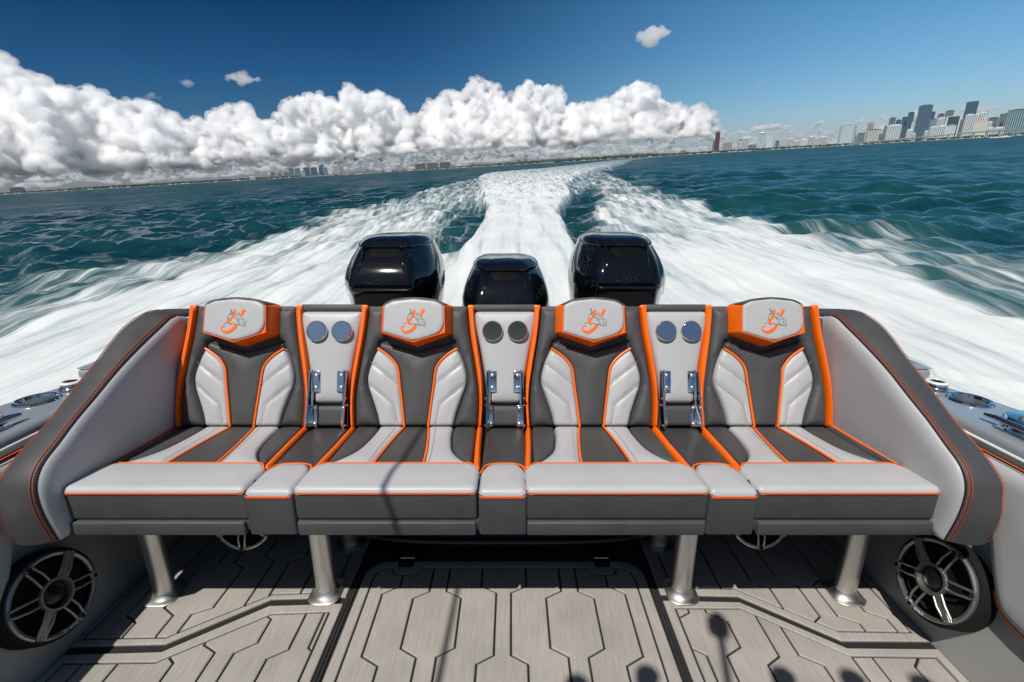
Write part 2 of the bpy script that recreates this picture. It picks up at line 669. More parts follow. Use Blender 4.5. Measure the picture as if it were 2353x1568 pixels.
L3 = [(-.21, 1.52), (-.21, 1.39), (-.153, 1.359), (-.153, 1.161), (-.207, 1.13), (-.207, .85), (-.153, .82), (-.153, .1)]
L4 = [(-.083, 1.52), (-.083, 1.412), (-.027, 1.383), (-.027, 1.136), (-.08, 1.106), (-.08, .85), (-.027, .82), (-.027, .1)]
PADS = [(HATCH_OUT, [IN_BORD, L1, L2, L3, L4] + [flip(l) for l in (L1, L2, L3, L4)])]
PADS.append(([(-1.39, 1.163), (-1.085, 1.172), (-.83, 1.35), (-.566, 1.36), (-.566, 1.74), (-1.39, 1.74)], [
    [(-1.367, 1.8), (-1.367, 1.193), (-1.10, 1.198), (-.838, 1.374), (-.62, 1.383), (-.62, 1.8)],
    [(-1.244, 1.185), (-1.244, 1.255), (-1.298, 1.285), (-1.298, 1.46), (-1.244, 1.49), (-1.244, 1.8)],
    [(-1.137, 1.185), (-1.137, 1.285), (-1.189, 1.316), (-1.189, 1.492), (-1.127, 1.531), (-1.127, 1.8)],
    [(-1.076, 1.195), (-1.076, 1.288), (-1.019, 1.316), (-1.016, 1.504), (-1.067, 1.535), (-1.067, 1.8)],
    [(-.914, 1.31), (-.914, 1.543), (-.963, 1.568), (-.963, 1.8)],
    [(-.848, 1.355), (-.85, 1.539), (-.80, 1.572), (-.80, 1.8)],
    [(-.74, 1.37), (-.74, 1.8)]]))
PADS.append(([(-1.39, .2), (-1.39, 1.14), (-1.08, 1.15), (-.826, 1.327), (-.566, 1.337), (-.566, .2)], [
    [(-1.355, .1), (-1.355, 1.107), (-1.071, 1.111), (-.80, 1.288), (-.604, 1.297), (-.604, .1)],
    [(-1.295, .1), (-1.295, 1.118)], [(-1.185, .1), (-1.185, 1.118)],
    [(-1.016, .1), (-1.016, 1.11), (-1.05, 1.135)],
    [(-.909, .1), (-.909, 1.146), (-.96, 1.172), (-.961, 1.2)],
    [(-.847, .1), (-.847, 1.143), (-.792, 1.18), (-.792, 1.27), (-.83, 1.29)],
    [(-.734, .1), (-.734, 1.123), (-.681, 1.156), (-.681, 1.305)],
    [(-.62, 1.31), (-.62, 1.161), (-.59, 1.142)]]))
PADS.append(([(1.39, 1.182), (1.10, 1.184), (.846, 1.363), (.566, 1.372), (.566, 1.74), (1.39, 1.74)], [
    [(1.351, 1.8), (1.351, 1.217), (1.11, 1.222), (.846, 1.40), (.62, 1.405), (.62, 1.8)],
    [(.98, 1.29), (.98, 1.405), (.928, 1.437), (.928, 1.8)],
    [(1.045, 1.25), (1.088, 1.28), (1.088, 1.42), (1.03, 1.459), (1.03, 1.8)],
    [(1.204, 1.205), (1.204, 1.251), (1.15, 1.28), (1.15, 1.42), (1.204, 1.45), (1.204, 1.8)],
    [(1.31, 1.205), (1.31, 1.27), (1.257, 1.30), (1.257, 1.46), (1.31, 1.49), (1.31, 1.8)],
    [(.80, 1.39), (.80, 1.8)]]))
PADS.append(([(1.39, .2), (1.39, 1.16), (1.10, 1.163), (.84, 1.343), (.566, 1.35), (.566, .2)], [
    [(1.355, .1), (1.355, 1.127), (1.09, 1.131), (.831, 1.311), (.603, 1.313), (.603, .1)],
    [(.705, 1.33), (.705, 1.296), (.761, 1.262), (.761, 1.164), (.705, 1.134), (.705, .1)],
    [(.868, 1.30), (.868, 1.132), (.818, 1.103), (.818, .1)],
    [(.931, 1.26), (.931, 1.135), (.988, 1.101), (.988, .1)],
    [(1.094, 1.14), (1.094, .1)], [(1.156, 1.14), (1.156, .1)],
    [(1.314, 1.14), (1.265, 1.097), (1.265, .1)],
    [(.59, 1.169), (.641, 1.135), (.645, .1)],
    [(.645, 1.33), (.645, 1.296), (.59, 1.268)]]))
for out, lines in PADS:
    for p in pieces(out, lines):
        obj('deck_panel', slab(p, 0, .0075, .0033, .0024), EVA, deck, smooth=False)
for s in (-1, 1):
    obj('deck_gutter', join(box(s * .5465 - .004, s * .5465 + .004, .2, 1.46, 0, .006, .002), box(s * .5575 - .003, s * .5575 + .003, .2, 1.36, 0, .0045, .001)), BLKM2, deck)

# hatch hinges in the shade under the bench
hinge = None
for x in (-.385, .385):
    h = thing('hatch_hinge', 'black double hinge at the aft %s corner of the centre deck hatch' % ('left' if x < 0 else 'right'), 'hinge', (x, 1.555, 0), 'hinges of the centre deck hatch')
    for y in (1.525, 1.575):
        r = [(x + a, y + b) for a, b in fillet([(-.03, -.02), (.03, -.02), (.03, .02), (-.03, .02)], .012)]
        obj('hinge_leaf', loft([[(a, b, .001) for a, b in r], [(a, b, .010) for a, b in r]], True, False, True), BLKM, h)
        obj('hinge_plate', box(x - .016, x + .016, y - .008, y + .008, .0102, .0125, .002), DARKM, h)
    obj('hinge_pin', tube([(x - .028, 1.55, .012), (x + .028, 1.55, .012)], .004), SATN, h)

# ------------------------------------------------------------------ hull
hull = thing('boat_hull', 'grey hull of the powerboat with padded sides round the deck', 'boat hull', (0, 0, 0))
def xout(y):
    return float(np.interp(y, [-2, 0, 1.2, 1.45, 1.58, 1.67, 2.0, 2.45], [1.86, 1.85, 1.79, 1.753, 1.72, 1.675, 1.60, 1.50]))
HOLES = [(1.645, 1.530, .052)]
for s in (-1, 1):
    ys = np.linspace(-1.6, 2.45, 60)
    # gunwale top with a drilled hole for the cup holder
    A = [(1.500, y) for y in ys] + [(xout(y) - .015, y) for y in ys[::-1]]
    pts = [Vector(p) for p in A]
    faces = [list(range(len(A)))]
    cyc = []
    for hx, hy, hr in HOLES:
        k = len(pts)
        c = [(hx + hr * math.cos(2 * math.pi * i / 40), hy + hr * math.sin(2 * math.pi * i / 40)) for i in range(40)]
        pts += [Vector(p) for p in c]
        faces.append(list(range(k, k + 40)))
    g = delaunay_2d_cdt(pts, [], faces, 1, 1e-7)
    Fk = []
    for f in g[2]:
        cx = sum(g[0][i].x for i in f) / 3; cy = sum(g[0][i].y for i in f) / 3
        if all(math.hypot(cx - hx, cy - hy) > hr * .98 for hx, hy, hr in HOLES): Fk.append(tuple(f))
    top = [(s * p.x, p.y, .700) for p in g[0]], Fk
    inn = loft([[(s * (1.500 - .022 * math.sin(a)), y, .700 - .028 * (1 - math.cos(a))) for y in ys] for a in np.linspace(0, math.pi / 2, 6)], False)
    out = loft([[(s * (xout(y) - .015 + .015 * math.sin(a)), y, .700 - .02 * (1 - math.cos(a))) for y in ys] for a in np.linspace(0, math.pi / 2, 5)] +
               [[(s * (xout(y) * k), y, z) for y in ys] for k, z in ((1.0, .60), (.97, .3), (.92, -.1), (.80, -.55))], False)
    gw = obj('gunwale', join(top, inn, out), FLAKE, hull, ang=50)
    obj('gunwale_rub_strip', tube([(s * (xout(y) + .004), y, .66) for y in ys], .018, 8), BLKM, gw)
    obj('trim_bead', tube([(s * 1.476, y,   .668) for y in ys], .005, 8), WHTP, gw)
    prof = [(1.388, 0), (1.391, .03), (1.40, .10), (1.425, .30), (1.452, .50), (1.470, .66)]
    obj('side_liner', loft([[(s * x, y, z) for y in np.linspace(-1.6, 1.80, 30)] for x, z in prof], False), LINER, hull)
    # padded coaming bolster
    low = smooth_path([(1.60, .648), (1.36, .622), (1.24, .56), (1.17, .47), (1.11, .36), (1.05, .275), (.96, .255)], 6)
    poly = [(-1.5, .255)] + [(-1.5, .650)] + low
    poly = [(y, z) for y, z in poly]
    f3 = (lambda s: lambda a, b, c: (s * (1.405 + .055 * min(1, max(0, (b - .2) / .45)) - c), a, b))(s)
    bol = obj('coaming_bolster', pillow(poly, f3, .034, .035, .03, crown=.008, cr=.12), GREY, hull)
    strip = [(-1.5, .648), (1.62, .648), (1.62, .668), (-1.5, .668)]
    obj('coaming_edge', pillow(strip, lambda a, b, c: (s * (1.475 - c), a, b), .028, .012, .05), CHAR, bol)
    obj('coaming_stitching', stitches([(s * 1.446, y, .658) for y in np.linspace(-1.2, 1.6, 30)], (-s, 0, 0), .008, .0055, .004, .003), THRD, bol)
    low3 = [f3(a, b - .004, .012) for a, b in low[27:]] + [f3(a, .251, .012) for a in (.6, 0, -.8, -1.5)]
    obj('coaming_piping', tube(low3, .0042, 6), ORNG, bol)
# transom and under-seat bulkhead
obj('transom', box(-1.45, 1.45, 2.10, 2.42, -.5, .55, .03), FLAKE, hull)
obj('bulkhead', box(-1.44, 1.44, 1.76, 1.80, 0, .56), DARKM, hull)
def cab_front(z, b):
    xs = np.linspace(-1, 1, 33)
    return [(.60 * t, 1.605 + b + .05 * abs(t) ** 4, z) for t in xs]
cabinet = thing('tackle_cabinet', 'dark curved cabinet front in the shade behind the centre hatch', 'cabinet', (0, 1.7, 0))
obj('cabinet_front', join(loft([cab_front(z, b) for z, b in ((.03, .03), (.05, .012), (.07, .002), (.45, -.02))], False),
    box(-.60, .60, 1.66, 1.755, .02, .45)), DARKM, cabinet)
obj('cabinet_lip', tube([(x, y - .004, z) for x, y, z in cab_front(.045, 0)], .012, 8), DARKM, cabinet)
obj('cabinet_latch', box(-.07, .07, 1.575, 1.59, .43, .445, .003), BLKM, cabinet)

# ------------------------------------------------------------------ bench frame
frame_t = thing('bench_stand', 'dark underframe of the bench on bare aluminium posts', 'bench frame', (0, 1.4, 0))
obj('underside_and_sun_blocks', join(box(-1.30, 1.30, 1.150, 1.74, .456, .50, .01), box(-1.43, -1.2, 1.22, 1.74, .46, .495, .01), box(1.2, 1.43, 1.22, 1.74, .46, .495, .01)), CHAR, frame_t)  # outer wing-side boxes are hidden additions that keep sun off the deck below
obj('back_board', tf(box(-1.24, 1.24, -.055, 0, 0, .44, .01), lambda x, y, z: (x, 1.665 + y + .37 * z, .50 + z)), CHAR, frame_t)
for a, b in ((-1.255, -.735), (-.585, -.073), (.073, .585), (.735, 1.255)):
    obj('front_rail', box(a, b, 1.1385, 1.18, .449, .4935, .006, 3), CHAR, frame_t)
for x, y in ((-1.225, 1.375), (-.644, 1.383), (.644, 1.383), (1.235, 1.378)):
    fr = frame((x, y, 0), (0, 0, 1))
    pole = obj('post', lathe([(.034, .009), (.034, .46)], fr, 28), SATN, frame_t)
    obj('weld_collar', lathe([(.047, .0145), (.045, .017), (.038, .024), (.0345, .032)], fr, 28), SATN, pole)
    plate = [(.068 * math.cos(t), max(-.062, min(.062, .068 * math.sin(t)))) for t in np.linspace(0, 2 * math.pi, 40, endpoint=False)]
    plate = [(max(-.056, min(.056, a)), b) for a, b in plate]
    obj('foot_plate', loft([[(x + a, y + b, .0065) for a, b in plate], [(x + a, y + b, .013) for a, b in plate], [(x + a * .96, y + b * .96, .015) for a, b in plate]], True, False, True), SATN, pole)
for x in (-.64, .64):
    fr = frame((x, 1.64, 0), (0, 0, 1))
    p = obj('rear_post', lathe([(.034, .006), (.034, .46)], fr, 20), SATN, frame_t)
    obj('foot_plate', lathe([(.06, .006), (.06, .012), (.035, .016)], fr, 20), SATN, p)

# ------------------------------------------------------------------ seats
THRD2 = mat('rust_thread', (.42, .085, .03), .75)
GTHR2 = mat('dark_grey_thread', (.16, .16, .17), .8)
MIRR = mat('mirror_steel', (.78, .80, .82), .045, metal=1)
CHARG = mat('charcoal_vinyl_sheen', (.040, .039, .041), .38, var=.10, vscale=9, bump=.3, bscale=700, bdist=.0006)
def BK(a, t, z=0):      # backrest plane
    return (a, 1.605 + .347 * t - .938 * z, .558 + .938 * t + .347 * z)
def ST(a, d, z=0):      # seat plane
    return (a, 1.605 - .9978 * d + .0661 * z, .558 + .0661 * d + .9978 * z)
def mir(L): return [(-a, b) for a, b in L][::-1]
INS_OUT = smooth_path([(.140, .004), (.149, .046), (.166, .097), (.183, .145), (.1885, .182), (.181, .222), (.166, .265), (.150, .297)], 4)
INS_IN = smooth_path([(.044, .004), (.053, .08), (.0635, .16), (.070, .214), (.084, .244), (.113, .273), (.150, .297)], 4)
STRIP_OUT = smooth_path([(.246, .0), (.251, .076), (.250, .136), (.246, .195), (.236, .262), (.226, .33), (.217, .40), (.2145, .452)], 4)
STRIP_IN = smooth_path([(.229, .0), (.233, .09), (.230, .150), (.224, .195), (.2135, .262), (.201, .335), (.192, .41), (.189, .452)], 4)
def chev(P):
    # two stitched channels running up and out across the side pad
    def seg(p0, p1):
        p0, p1 = np.array(p0), np.array(p1)
        d = p1 - p0
        t = np.clip(((P - p0) @ d) / (d @ d), 0, 1)
        return np.sqrt(((P - p0 - t[:, None] * d) ** 2).sum(1))
    Q = np.abs(P[:, 0])
    P = np.stack([Q, P[:, 1]], 1)
    d = np.minimum(np.minimum(seg((.060, .157), (.190, .256)), seg((.085, .086), (.195, .176))), seg((.070, .004), (.085, .086)))
    return -.0062 * np.exp(-(d / .0045) ** 2) - .002 * np.exp(-(d / .014) ** 2)
HEAD_BASE = [(-.133, .456), (-.09, .471), (0, .479), (.09, .471), (.133, .456), (.136, .352), (0, .302), (-.136, .352)]
HEAD_FACE = [(-.110, .452), (-.078, .468), (0, .4765), (.078, .468), (.110, .452), (.1135, .3515), (0, .3165), (-.1135, .3515)]

def make_seat(label):
    t = thing('stern_chair', label, 'seat', (0, 1.4, .5), 'four upholstered seats of the stern bench')
    # ---- backrest
    shell = [(a, b) for a, b in STRIP_OUT] + mir(STRIP_OUT)
    obj('backrest_shell', pillow(shell, lambda a, b, c: BK(a, b, c - .075), .07, .03, .03, skirt=.02), CHAR, t)
    cp = INS_IN + [(.140, .3235), (.0, .284), (-.140, .3235)] + mir(INS_IN)
    cp = [p for p in cp]
    obj('backrest_centre', pillow(cp, lambda a, b, c: BK(a, b, c - .010), .024, .012, .014, crown=.010, cr=.05), CHAR, t)
    for s in (1, -1):
        q = (lambda L: L) if s > 0 else mir
        ins = INS_IN + INS_OUT[::-1][1:]
        o = obj('side_pad', pillow(q(ins), lambda a, b, c: BK(a, b, c - .010), .027, .014, .007, crown=.008, cr=.04, extra=chev), GREY, t, ang=0)
        for pth in ([(.068, .163), (.176, .246)], [(.070, .012), (.085, .086), (.178, .163)]):
            obj('pad_stitching', stitches([BK(s * a, b, .0178) for a, b in pth], (0, -.938, .347), .006, .004, .0018, .0012), GTHR, o)
        obj('pad_piping', tube([BK(s * a, b, .0135) for a, b in INS_IN], .0042, 8), ORNG, t)
        bol = [(.140, .004)] + INS_OUT[1:] + [(.143, .322), (.115, .335), (.112, .452)] + STRIP_IN[::-1]
        obj('backrest_bolster', pillow(q(bol), lambda a, b, c: BK(a, b, c - .012), .034, .026, .014, crown=.008, cr=.05), CHAR, t)
        st = STRIP_IN + STRIP_OUT[::-1]
        so = obj('backrest_edge', pillow(q(st), lambda a, b, c: BK(a, b, c - .02), .043, .006, .008, skirt=.010), ORNG, t)
        mid = [((2.2 * i[0] + o_[0]) / 3.2, i[1]) for i, o_ in zip(STRIP_IN, STRIP_OUT)]
        obj('edge_stitching', stitches([BK(s * a, min(b, .445), .0282) for a, b in mid], (0, -.938, .347), .007, .004, .0018, .0012), THRD, so)
        # edge wrapping over the top of the back
        obj('edge_return', tf(box(min(s * .189, s * .2145), max(s * .189, s * .2145), .445, .462, -.07, .018, .006), lambda a, b, c: BK(a, b, c)), ORNG, so)
    obj('backrest_top', tf(box(-.188, .188, .43, .458, -.075, .012, .01, 3), lambda a, b, c: BK(a, b, c)), CHAR, t)
    # ---- headrest
    def ring(P, z): return [BK(a, b, z) for a, b in P]
    nb = 8
    def mixr(w): return [(A[0] * (1 - w) + B[0] * w, A[1] * (1 - w) + B[1] * w) for A, B in zip(HEAD_BASE, HEAD_FACE)]
    def dens(P): return [tuple(p) for p in fillet(P, [.008, .03, .05, .03, .008, .007, .008, .007], 5)]
    zr = [(-.02, 0), (.012, -.03), (.028, .05), (.074, .88), (.080, .985), (.081, 1.0)]
    hd = obj('headrest', loft([ring(dens(mixr(w)), z) for z, w in zr], True, True, True), ORNG, t, ang=25)
    hf = pillow(dens(offset(HEAD_FACE if area2(HEAD_FACE) > 0 else HEAD_FACE[::-1], .0008)), lambda a, b, c: BK(a, b, .0785 + c), .0115, .008, .010, crown=.002, cr=.05)
    obj('headrest_face', hf, GREY, hd)
    obj('headrest_piping', tube([BK(a, b, .0835) for a, b in HEAD_FACE[4:] + HEAD_FACE[:1]], .0022, 6), ORNG, hd)
    inner = [p for p in offset(HEAD_FACE[::-1], -.006)]
    obj('headrest_stitching', stitches([BK(a, b, .074) for a, b in resample(mixr(.86)[4:8] + [mixr(.86)[0]], .01)], (0, -.9, -.4), .007, .004, .0018, .002), THRD, hd)
    top = [(a, b + .0035) for a, b in HEAD_FACE[:5]]
    topb = [(a, b + .001) for a, b in HEAD_BASE[:5]]
    tp = smooth_path(top, 5); tb = smooth_path(topb, 5)
    cap = loft([[BK(a, b - .0055, .086) for a, b in tp], [BK(a, b - .001, .0855) for a, b in tp], [BK(a, b + .001, .081) for a, b in tp], [BK(a, b, .0) for a, b in tb], [BK(a, b - .004, -.10) for a, b in tb], [BK(a, b - .012, -.115) for a, b in tb]], False)
    obj('headrest_cap', cap, CHAR, hd)
    obj('cap_stitching', stitches([BK(a, b + .001, .070) for a, b in tp], (0, .3, 1), .007, .005, .002, .0016), THRD, hd)
    for s in (-1, 1):
        obj('headrest_flap', tf(box(min(s * .120, s * .1335), max(s * .120, s * .1335), .438, .4595, -.112, .012, .004), lambda a, b, c: BK(a, b, c)), ORNG, hd)
    # ---- embroidered emblem: a hook-shaped Y with a leaping fish
    E3 = lambda a, b, c: BK(a, b, .0915 + c)
    def st(L, w, z, n=5): return ribbon(smooth_path(L, n), w, E3, z)
    y1 = smooth_path([(.0033, .4348), (.0027, .4231), (-.0025, .4107), (-.0101, .3998), (-.0158, .3904), (-.0155, .3842), (-.0105, .3815), (-.0045, .3834)], 5)
    w1 = list(np.interp(np.linspace(0, 1, len(y1)), [0, .3, .7, .9, 1], [.0085, .009, .0095, .0075, .003]))
    y2 = [(.0374, .434), (.0306, .42), (.0254, .4083)]
    y3 = smooth_path([(.0103, .3764), (.0012, .3656), (-.0111, .3563), (-.0234, .3519), (-.0342, .3539), (-.0412, .3594), (-.0437, .3656), (-.0391, .3725), (-.0300, .3749)], 5)
    w3 = list(np.interp(np.linspace(0, 1, len(y3)), [0, .3, .55, .8, .93, 1], [.012, .011, .007, .004, .005, .001]))
    obj('emblem_letter', join(ribbon(y1, w1, E3, .0006), ribbon(y2, [.0115, .0105, .0085], E3, .0006), ribbon(y3, w3, E3, .0006)), ORNG, hd, smooth=False)
    fish = [([(-.0166, .4153), (-.0088, .4177), (.0067, .4172), (.0176, .413), (.0285, .406), (.0379, .3982), (.0449, .3896), (.0419, .3858)], .0013),
            ([(-.0153, .4379), (-.0091, .4325), (-.0043, .4247), (-.0026, .4169)], .0015),
            ([(-.0153, .4379), (-.0106, .4309), (-.0097, .4247), (-.015, .4169), (-.0196, .4091), (-.0217, .3966), (-.0231, .3889), (-.0269, .3842), (-.0362, .3823)], .0014),
            ([(-.0106, .4309), (-.005, .422), (-.012, .420)], .0011),
            ([(-.0204, .4107), (-.0194, .4013), (-.017, .3951)], .0014),
            ([(-.0045, .3834), (.0056, .3811), (.0165, .3788), (.0258, .3772), (.0351, .3749), (.0428, .3741), (.0443, .3772), (.0412, .3811), (.0442, .3858)], .0013),
            ([(.0185, .3982), (.0155, .3935), (.0164, .3865), (.0211, .3803), (.0289, .3764)], .0013),
            ([(.0224, .3982), (.0194, .392), (.0203, .3842), (.0242, .3795)], .0010),
            ([(-.0072, .4091), (.0037, .4044), (.0116, .3966), (.0147, .3982), (.0068, .406), (-.0026, .4122)], .0011),
            ([(.0068, .4091), (.0177, .4021), (.0286, .399), (.0363, .3966)], .0011),
            ([(.0098, .4169), (.0182, .4231), (.0214, .4138)], .0012),
            ([(.0303, .3858), (.035, .3826), (.0396, .3795)], .0013),
            ([(.0325, .3928), (.0345, .3915), (.0364, .3889), (.034, .3885), (.0325, .3928)], .0010),
            ([(.003, .381), (.006, .378), (.010, .379), (.014, .377)], .0012)]
    obj('emblem_fish', join(*[st(L, w, .0010) for L, w in fish]), GTHR2, hd, smooth=False)
    # ---- seat cushion
    pin = smooth_path([(.044, -.002), (.058, .09), (.068, .17), (.0755, .25), (.078, .305)], 4)
    iou = smooth_path([(.140, -.002), (.142, .08), (.158, .19), (.190, .256), (.232, .303)], 4)
    cc = pin + mir(pin)
    obj('cushion_centre', pillow(cc, lambda a, b, c: ST(a, b, c - .02), .024, .010, .014, crown=.006, cr=.05), CHAR, t)
    for s in (1, -1):
        q = (lambda L: L) if s > 0 else mir
        ins = pin + iou[::-1]
        o = obj('cushion_pad', pillow(q(ins), lambda a, b, c: ST(a, b, c - .02), .026, .012, .012, crown=.006, cr=.04), GREY, t)
        mp = [(s * (.72 * a[0] + .28 * .14), a[1]) for a in pin]
        obj('pad_stitching', stitches([ST(a, min(max(b, .01), .295), .0105) for a, b in mp], (0, 0, 1), .006, .004, .0014, .001), GTHR, o)
        obj('cushion_piping', tube([ST(s * a, b, .004) for a, b in pin], .004, 8), ORNG, t)
        sd = iou + [(.232, .322), (.226, .02), (.224, -.002)]
        obj('cushion_side', pillow(q(sd), lambda a, b, c: ST(a, b, c - .02), .025, .012, .014, crown=.003), CHAR, t)
        ob = [(.225, -.002), (.249, -.002), (.252, .15), (.262, .345), (.236, .322), (.229, .15)]
        ce = obj('cushion_edge', pillow(q(ob), lambda a, b, c: ST(a, b, c - .02), .029, .010, .010), ORNG, t)
        ce['side'] = s
    hw = .260
    rl = fillet([(-hw, .338), (-hw + .03, .303), (hw - .03, .303), (hw, .338), (hw, .463), (-hw, .463)], [.02, .02, .02, .02, .02, .02], 5)
    ff = obj('front_panel', box(-hw, hw, 1.1455, 1.215, .497, .5955, .010, 4), CHAR, t, ang=60)
    obj('front_roll', pillow(rl, lambda a, b, c: ST(a, b, c - .002), .017, .015, .016, crown=.006, cr=.06, skirt=.004), GREY, t)
    obj('roll_piping', tube([ST(a, b, .0115) for a, b in [(-hw + .003, .347), (-hw + .027, .310), (-hw + .04, .3045), (0, .3045), (hw - .04, .3045), (hw - .027, .310), (hw - .003, .347)]], .0019, 8), ORNG, t)
    obj('front_stitching', join(tube([(a, 1.1412 + .010 * (abs(a) / hw) ** 50, .5890) for a in np.linspace(-hw + .003, hw - .003, 26)], .0016, 6),
        stitches([(a, 1.1432 + .010 * (abs(a) / hw) ** 50, .5855) for a in np.linspace(-hw + .005, hw - .005, 26)], (0, -1, .1), .008, .006, .0036, .0024)), THRD, ff, kind='stuff')
    return t
SEATS = [(-.980, 'outer left bench seat with orange-edged headrest beside the left padded wing'),
         (-.328, 'inner left bench seat crossed by a thin slanting rod shadow'),
         (.328, 'inner right bench seat between the centre and the right cup-holder console'),
         (.980, 'outer right bench seat with orange-edged headrest beside the right padded wing')]
seat0 = make_seat(SEATS[0][1])
for i, (x, lab) in enumerate(SEATS):
    s = seat0 if i == 0 else copy_tree(seat0)
    s.location.x = x
    s['label'] = lab
for s in [o for o in BOAT if 'bench seat' in o.get('label', '')]:
    x = s.location.x
    for c in s.children:
        if 'side' in c and abs(x) > .6 and c['side'] * x > 0:      # the wing side of an outer seat has no orange strip
            c.material_slots[0].link = 'OBJECT'
            c.material_slots[0].material = CHAR

# ------------------------------------------------------------------ consoles between the seats
def make_divider(label):
    t = thing('console_cushion', label, 'cushion', (0, 1.4, .5), 'narrow cushions between the bench seats')
    hw = .074
    obj('cushion_strip', pillow([(-hw, -.002), (hw, -.002), (hw - .002, .33), (-hw + .002, .33)], lambda a, b, c: ST(a, b, c - .02), .020, .012, .014, crown=.004), CHARG, t)
    hw = .069
    rl = fillet([(-hw, .345), (-hw + .022, .300), (0, .294), (hw - .022, .300), (hw, .345), (hw, .466), (-hw, .466)], [.02, .02, .05, .02, .02, .018, .018], 5)
    ff = obj('front_panel', box(-hw, hw, 1.1385, 1.215, .449, .5860, .010, 4), CHAR, t, ang=60)
    obj('front_roll', pillow(rl, lambda a, b, c: ST(a, b, c - .010), .019, .016, .012, crown=.008, cr=.04, skirt=.006), GREY, t)
    obj('roll_piping', tube([ST(a, b, .002) for a, b in smooth_path([(-hw - .001, .352), (-hw + .016, .303), (0, .291), (hw - .016, .303), (hw + .001, .352)], 6)], .0027, 8), ORNG, t)
    obj('front_stitching', join(tube([(a, 1.1380 + .010 * (abs(a) / hw) ** 16, .5795) for a in np.linspace(-hw + .003, hw - .003, 14)], .0016, 6),
        stitches([(a, 1.1382 + .010 * (abs(a) / hw) ** 16, .5760) for a in np.linspace(-hw + .005, hw - .005, 14)], (0, -1, .1), .008, .006, .0036, .0024)), THRD, ff, kind='stuff')
    return t
def make_armrest(label):
    t = thing('folding_console', label, 'armrest', (0, 1.6, .56), 'three folding cup-holder armrests in the bench back')
    body = [(-.121, .452), (-.121, .40), (-.080, .17), (-.064, .0), (.064, .0), (.080, .17), (.121, .40), (.121, .452)]
    obj('armrest_body', pillow(body, lambda a, b, c: BK(a, b, c - .07), .058, .02, .03), CHAR, t)
    pad = fillet([(-.118, .440), (-.117, .395), (-.092, .28), (-.074, .175), (-.060, .088), (.060, .088), (.074, .175), (.092, .28), (.117, .395), (.118, .440)], [.02, .03, .3, .2, .016, .016, .2, .3, .03, .02], 5)
    pd = obj('armrest_pad', pillow(pad, lambda a, b, c: BK(a, b, c - .014), .030, .016, .012, crown=.008, cr=.03), GREY, t)
    obj('armrest_cap', tf(box(-.124, .124, .438, .466, -.075, .010, .010, 3), lambda a, b, c: BK(a, b, c)), CHAR, t)
    obj('lower_panel', pillow([(-.062, .003), (.062, .003), (.062, .082), (-.062, .082)], lambda a, b, c: BK(a, b, c - .014), .020, .01, .012), CHAR, t)
    for x in (-.047, .047):
        fr = frame(BK(x, .361, .022), (0, -.938, .347))
        cup = obj('cup_holder', lathe([(.0385, -.006), (.0385, .013), (.037, .0155), (.0355, .0162), (.0345, .0152)], fr, 40), CHRM, t)
        obj('cup_lid', lathe([(.0345, .0145), (.034, .0152), (.0001, .0154)], fr, 40), MIRR, cup)
    for s in (-1, 1):
        up = tf(box(min(s * .031, s * .064), max(s * .031, s * .064), .132, .212, .020, .0265, .0022), lambda a, b, c: BK(a, b, c))
        lo = tf(box(min(s * .044, s * .071), max(s * .044, s * .071), .003, .083, .008, .0150, .002), lambda a, b, c: BK(a, b, c))
        hb = obj('hinge_plate', up, MIRR, t)
        obj('hinge_foot', lo, CHRM, t)
        # long side lever standing proud of the pad
        prof = [(.215, .022), (.212, .034), (.13, .046), (.02, .060), (.0, .056), (.0, .008), (.20, .016)]
        a0, a1 = sorted((s * .0665, s * .070))
        lev = loft([[BK(a0, b, c) for b, c in prof], [BK(a1, b, c) for b, c in prof]], True, True, True)
        lv = obj('hinge_lever', lev, CHRM, t, smooth=False)
        obj('lever_rod', tube([BK(s * .058, .212, .030), BK(s * .058, .14, .032), BK(s * .058, .084, .026)], .0042, 8), CHRM, lv)
        obj('lever_strut', tube([BK(s * .060, .080, .024), BK(s * .067, .02, .052)], .0028, 6), CHRM, lv)
        for b, c in ((.212, .030), (.085, .028), (.012, .05), (.11, .046)):
            obj('lever_pivot', lathe([(.0001, .0045), (.003, .004), (.0042, .002), (.0042, -.003)], frame(BK(s * .0715 if b != .212 else s * .058, b, c), (-s * .3, -.9, .3)), 10), CHRM, lv)
        for b in (.150, .195):
            fr = frame(BK(s * .047, b, .0265), (0, -.938, .347))
            obj('screw', lathe([(.0058, 0), (.0052, .0016), (.003, .0028), (.0001, .0032)], fr, 14), SATN, hb)
        for b in (.014, .072):
            fr = frame(BK(s * .0535, b, .0150), (0, -.938, .347))
            obj('screw', lathe([(.0055, 0), (.005, .0014), (.003, .0024), (.0001, .0028)], fr, 14), SATN, hb)
    return t
CONS = [(-.655, 'left'), (.004, 'centre'), (.655, 'right')]
d0 = a0 = None
for i, (x, w) in enumerate(CONS):
    l1 = {'left': 'narrow charcoal cushion with grey roll between the two left bench seats', 'centre': 'narrow charcoal cushion with grey roll in the middle of the bench', 'right': 'narrow charcoal cushion with grey roll between the two right bench seats'}[w]
    l2 = {'left': 'folded armrest with two steel cup holders between the two left headrests', 'centre': 'folded armrest with two dark-looking cup holders in the middle of the bench back', 'right': 'folded armrest with two steel cup holders between the two right headrests'}[w]
    if i == 0:
        d0, a0_ = make_divider(l1), make_armrest(l2)
        d, a = d0, a0_
    else:
        d, a = copy_tree(d0), copy_tree(a0_)
        d['label'] = l1; a['label'] = l2
    d.location.x = x; a.location.x = x

